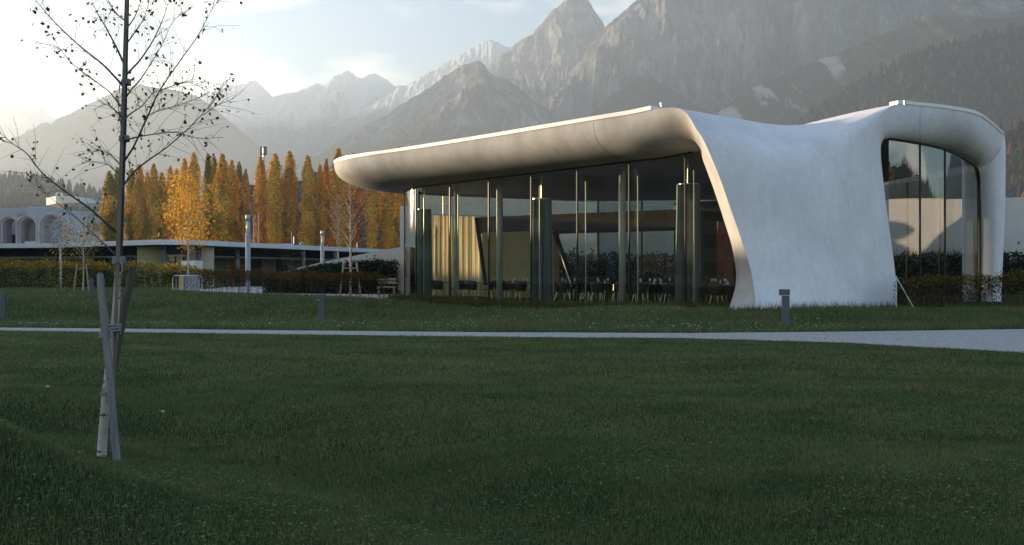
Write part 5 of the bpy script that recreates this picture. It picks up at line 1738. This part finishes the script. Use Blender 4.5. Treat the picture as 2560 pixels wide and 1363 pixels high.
def blades(name, y0, y1, dens, h, w, seed, mode, label, half=0.62, dry=0.25, extra=0.0, keep=None):
    r = np.random.default_rng(seed)
    xm = half * y1 + 1.5
    n = int(dens * (y1 - y0) * 2 * xm)
    Y = r.uniform(y0, y1, n); X = r.uniform(-xm, xm, n)
    k = np.abs(X) < half * Y + 1.5
    X, Y = X[k], Y[k]
    if mode == 'near': k = Y < path_near(X, Y) + 0.06 * (vnoise(X * 3, Y * 3, 3) * 2 - 1)
    else: k = Y > path_far(X, Y) - 0.06
    if keep is not None: k &= keep(X, Y)
    X, Y = X[k], Y[k]; n = len(X)
    Z = gz(X, Y)
    pn_ = fbm(X * 0.55, Y * 0.8, 40, 4)          # worn / dry patches
    pn2 = fbm(X * 2.2, Y * 2.6, 60, 3)
    H = h * r.uniform(.45, 1.25, n) * (.65 + .8 * pn2) * (1 + extra * (fbm(X * 1.2, Y * 1.2, 90, 3) - .4))
    a = r.uniform(0, 2 * np.pi, n); lean = r.uniform(.15, .95, n) * H
    W_ = w * r.uniform(.7, 1.4, n)
    bx, by = np.cos(a + 1.57) * W_ / 2, np.sin(a + 1.57) * W_ / 2
    V_ = np.zeros((n, 3, 3))
    V_[:, 0] = np.stack([X - bx, Y - by, Z - .005], -1); V_[:, 1] = np.stack([X + bx, Y + by, Z - .005], -1)
    V_[:, 2] = np.stack([X + np.cos(a) * lean, Y + np.sin(a) * lean, Z + H], -1)
    g1, g2, g3 = np.array((.112, .158, .070)), np.array((.146, .180, .078)), np.array((.22, .19, .10))
    t = sstep(.35, .65, pn_)[:, None]
    C = g1 * (1 - t) + g2 * t
    C = C * (.62 + .76 * fbm(X * 1.1, Y * 1.6, 71, 5, .6))[:, None]
    gully = np.exp(-((.819 * (X + 2.6) + .573 * (Y - 9.2) + .25 * np.sin(Y * .9)) / .55) ** 2) * sstep(4.2, 5.6, Y) * (1 - sstep(11, 14.5, Y)) + np.exp(-(((X + 3.2) / 1.2) ** 2 + ((Y - 4.9) / .7) ** 2))
    V_[:, 2, 2] += H * gully * .7
    dr = (r.uniform(0, 1, n) < dry * sstep(.40, .62, pn2) * 1.4)[:, None]
    C = np.where(dr, g3, C) * r.uniform(.55, 1.45, (n, 1))
    o = build(name, V_.reshape(-1, 3), np.arange(n * 3).reshape(n, 3), M['blade'], col=np.repeat(C, 3, 0))
    tag(o, label, 'grass', kind='stuff')


blades('lawn_grass', 3.6, 8, 10500, .025, .005, 1, 'near', 'short lawn grass around the young birch')
blades('lawn_grass', 8, 13, 3600, .030, .008, 2, 'near', 'short lawn grass in front of the gravel path')
blades('lawn_grass', 13, 24.5, 1250, .036, .014, 3, 'near', 'short lawn grass along the gravel path')
blades('meadow_grass', 22, 34, 900, .11, .017, 4, 'far', 'rough meadow grass between the path and the cafe', extra=.8, half=.58, keep=lambda X, Y: ~((X > 5.2) & (Y > 30.6) & (X < 19)))
blades('meadow_grass', 34, 62, 260, .13, .028, 5, 'far', 'rough meadow grass before the hedges', half=.56, extra=.6, keep=lambda X, Y: (X < -2 - (Y - 42) * .9) & ((Y < 43.2 + (-5.5 - X) * 1.28) | (X < -19.5)))
blades('meadow_grass', 62, 80, 110, .13, .05, 6, 'far', 'rough meadow grass below the long hedge', half=.56, keep=lambda X, Y: X < -20.5 - (Y - 62) * .12)
# broad leaved weeds and clover in the turf
def weeds(name, y0, y1, n, size, seed, zlo, zhi, label, thr=.5, half=.62):
    r = np.random.default_rng(seed)
    Y = np.sqrt(r.uniform(y0 * y0, y1 * y1, n)); X = r.uniform(-1, 1, n) * (half * Y + 1)
    k = (r.uniform(0, 1, n) < sstep(thr - .12, thr + .12, fbm(X * .8, Y * .8, 120, 4))) & (Y < path_near(X, Y) - .1)
    X, Y = X[k], Y[k]
    P = np.stack([X, Y, gz(X, Y) + r.uniform(zlo, zhi, len(X))], -1)
    C = pick(r, [((.11, .16, .075), .5), ((.15, .19, .08), .35), ((.25, .23, .11), .15)], len(X))
    V_, F_, K_ = leaves(P, size, C, seed, up=0.0, asp=.8)
    V_ = V_.reshape(-1, 4, 3); V_[:, :, 2] = V_[:, :1, 2] + (V_[:, :, 2] - V_[:, :1, 2]) * .45; V_ = V_.reshape(-1, 3)
    tag(build(name, V_, F_, M['blade'], col=K_), label, 'ground cover', kind='stuff')


weeds('clover_patches', 3.8, 9, 60000, .020, 61, .02, .045, 'clover and broad leaved weeds among the near lawn', .50)
weeds('clover_patches', 9, 19, 45000, .027, 62, .02, .045, 'clover and broad leaved weeds in the middle of the lawn', .50)
# white daisies and clover heads in the meadow strip
r = np.random.default_rng(8)
n = 5200
Y = r.uniform(22.5, 47, n); X = r.uniform(-1, 1, n) * .58 * Y
k = (Y > path_far(X, Y) + .1) & (fbm(X * .7, Y * .9, 200, 4) > .47) & ~((X > 5.2) & (Y > 29.6)) & (Y < 43 + (-5.5 - X) * 1.2)
k &= r.uniform(0, 1, n) < np.where(Y < 28.5, 1.0, .45)
X, Y = X[k], Y[k]; n = len(X)
Z = gz(X, Y) + r.uniform(.05, .16, n); s_ = r.uniform(.009, .017, n)[:, None]
oc = np.array([(1, 0, 0), (0, 1, 0), (-1, 0, 0), (0, -1, 0), (0, 0, .8), (0, 0, -.8)])
V_ = (np.stack([X, Y, Z], -1)[:, None] + oc[None] * s_[:, None]).reshape(-1, 3)
fo = np.array([(0, 1, 4), (1, 2, 4), (2, 3, 4), (3, 0, 4), (1, 0, 5), (2, 1, 5), (3, 2, 5), (0, 3, 5)])
F_ = (np.arange(n)[:, None, None] * 6 + fo[None]).reshape(-1, 3)
tag(build('white_clover_flowers', V_, F_, mat('white_petals', (.75, .75, .72), .8, .05)), 'white clover heads dotting the meadow strip', 'flowers', kind='stuff')
# tall dry grass at the foot of the glass and the shell
r = np.random.default_rng(12)
n = 9000
t = r.uniform(-1.8, FL + 1.5, n); off = np.abs(r.normal(0, .35, n)) + .05
X = A2.x + U.x * t - IN.x * off; Y = A2.y + U.y * t - IN.y * off
n2 = 2500
x2 = r.uniform(1820, 2560, n2); d2 = np.interp(x2, [1820, 1893, 2050, 2240, 2560], [28.6, 28.5, 29.9, 31.6, 31.0]) - np.abs(r.normal(0, .25, n2))
X = np.concatenate([X, (x2 - CX) / F * d2]); Y = np.concatenate([Y, d2]); n += n2
Z = gz(X, Y); H = r.uniform(.10, .42, n) * r.uniform(.5, 1, n); a = r.uniform(0, 6.28, n); W_ = .008
V_ = np.zeros((n, 3, 3))
V_[:, 0] = np.stack([X - W_, Y, Z - .01], -1); V_[:, 1] = np.stack([X + W_, Y, Z - .01], -1); V_[:, 2] = np.stack([X + np.cos(a) * H * .3, Y + np.sin(a) * H * .3, Z + H], -1)
C = pick(r, [((.15, .12, .05), .5), ((.08, .09, .03), .5)], n)
tag(build('tall_grass', V_.reshape(-1, 3), np.arange(n * 3).reshape(n, 3), M['blade'], col=np.repeat(C, 3, 0)), 'tall dry grass fringe along the foot of the cafe', 'grass', kind='stuff')
# two pale stones in the lawn
for x, y, sz, lb in ((407, 1006, .022, 'small pale stone lying in the lawn gully'), (119, 992, .018, 'smaller pale stone lying in the lawn near the mound')):
    d = CH * F / (y - HY); X = (x - CX) / F * d
    vs, fs = [], []
    bm = bmesh.new(); bmesh.ops.create_icosphere(bm, subdivisions=2, radius=sz)
    for v in bm.verts: v.co *= 1 + .25 * rt.gauss(0, .5); v.co.z *= .65
    me = bpy.data.meshes.new('pale_stone'); bm.to_mesh(me); bm.free()
    me.materials.append(M['paleconc'])
    o = link('pale_stone', me); o.location = (X, d, float(gz(X, d)) + .03)
    tag(o, lb, 'stone')

# a few fallen leaves on lawn and path
r = np.random.default_rng(31)
n = 900
Y = np.sqrt(r.uniform(16, 24.5 ** 2, n)); X = r.uniform(-1, 1, n) * (.6 * Y + .5)
k = r.uniform(0, 1, n) < np.exp(-np.abs(X + 3) / 7)
X, Y = X[k], Y[k]
P = np.stack([X, Y, gz(X, Y) + .045], -1)
nr = np.zeros_like(P); nr[:, 2] = 1
V_, F_, K_ = leaves(P, .03, pick(r, [((.30, .20, .06), .5), ((.22, .11, .04), .3), ((.16, .12, .06), .2)], len(X)), 32, up=0, asp=.75, nrm=nr, jit=.35)
tag(build('fallen_leaves', V_, F_, M['leaf'], col=K_), 'small fallen birch leaves scattered over the lawn', 'leaves', kind='stuff')
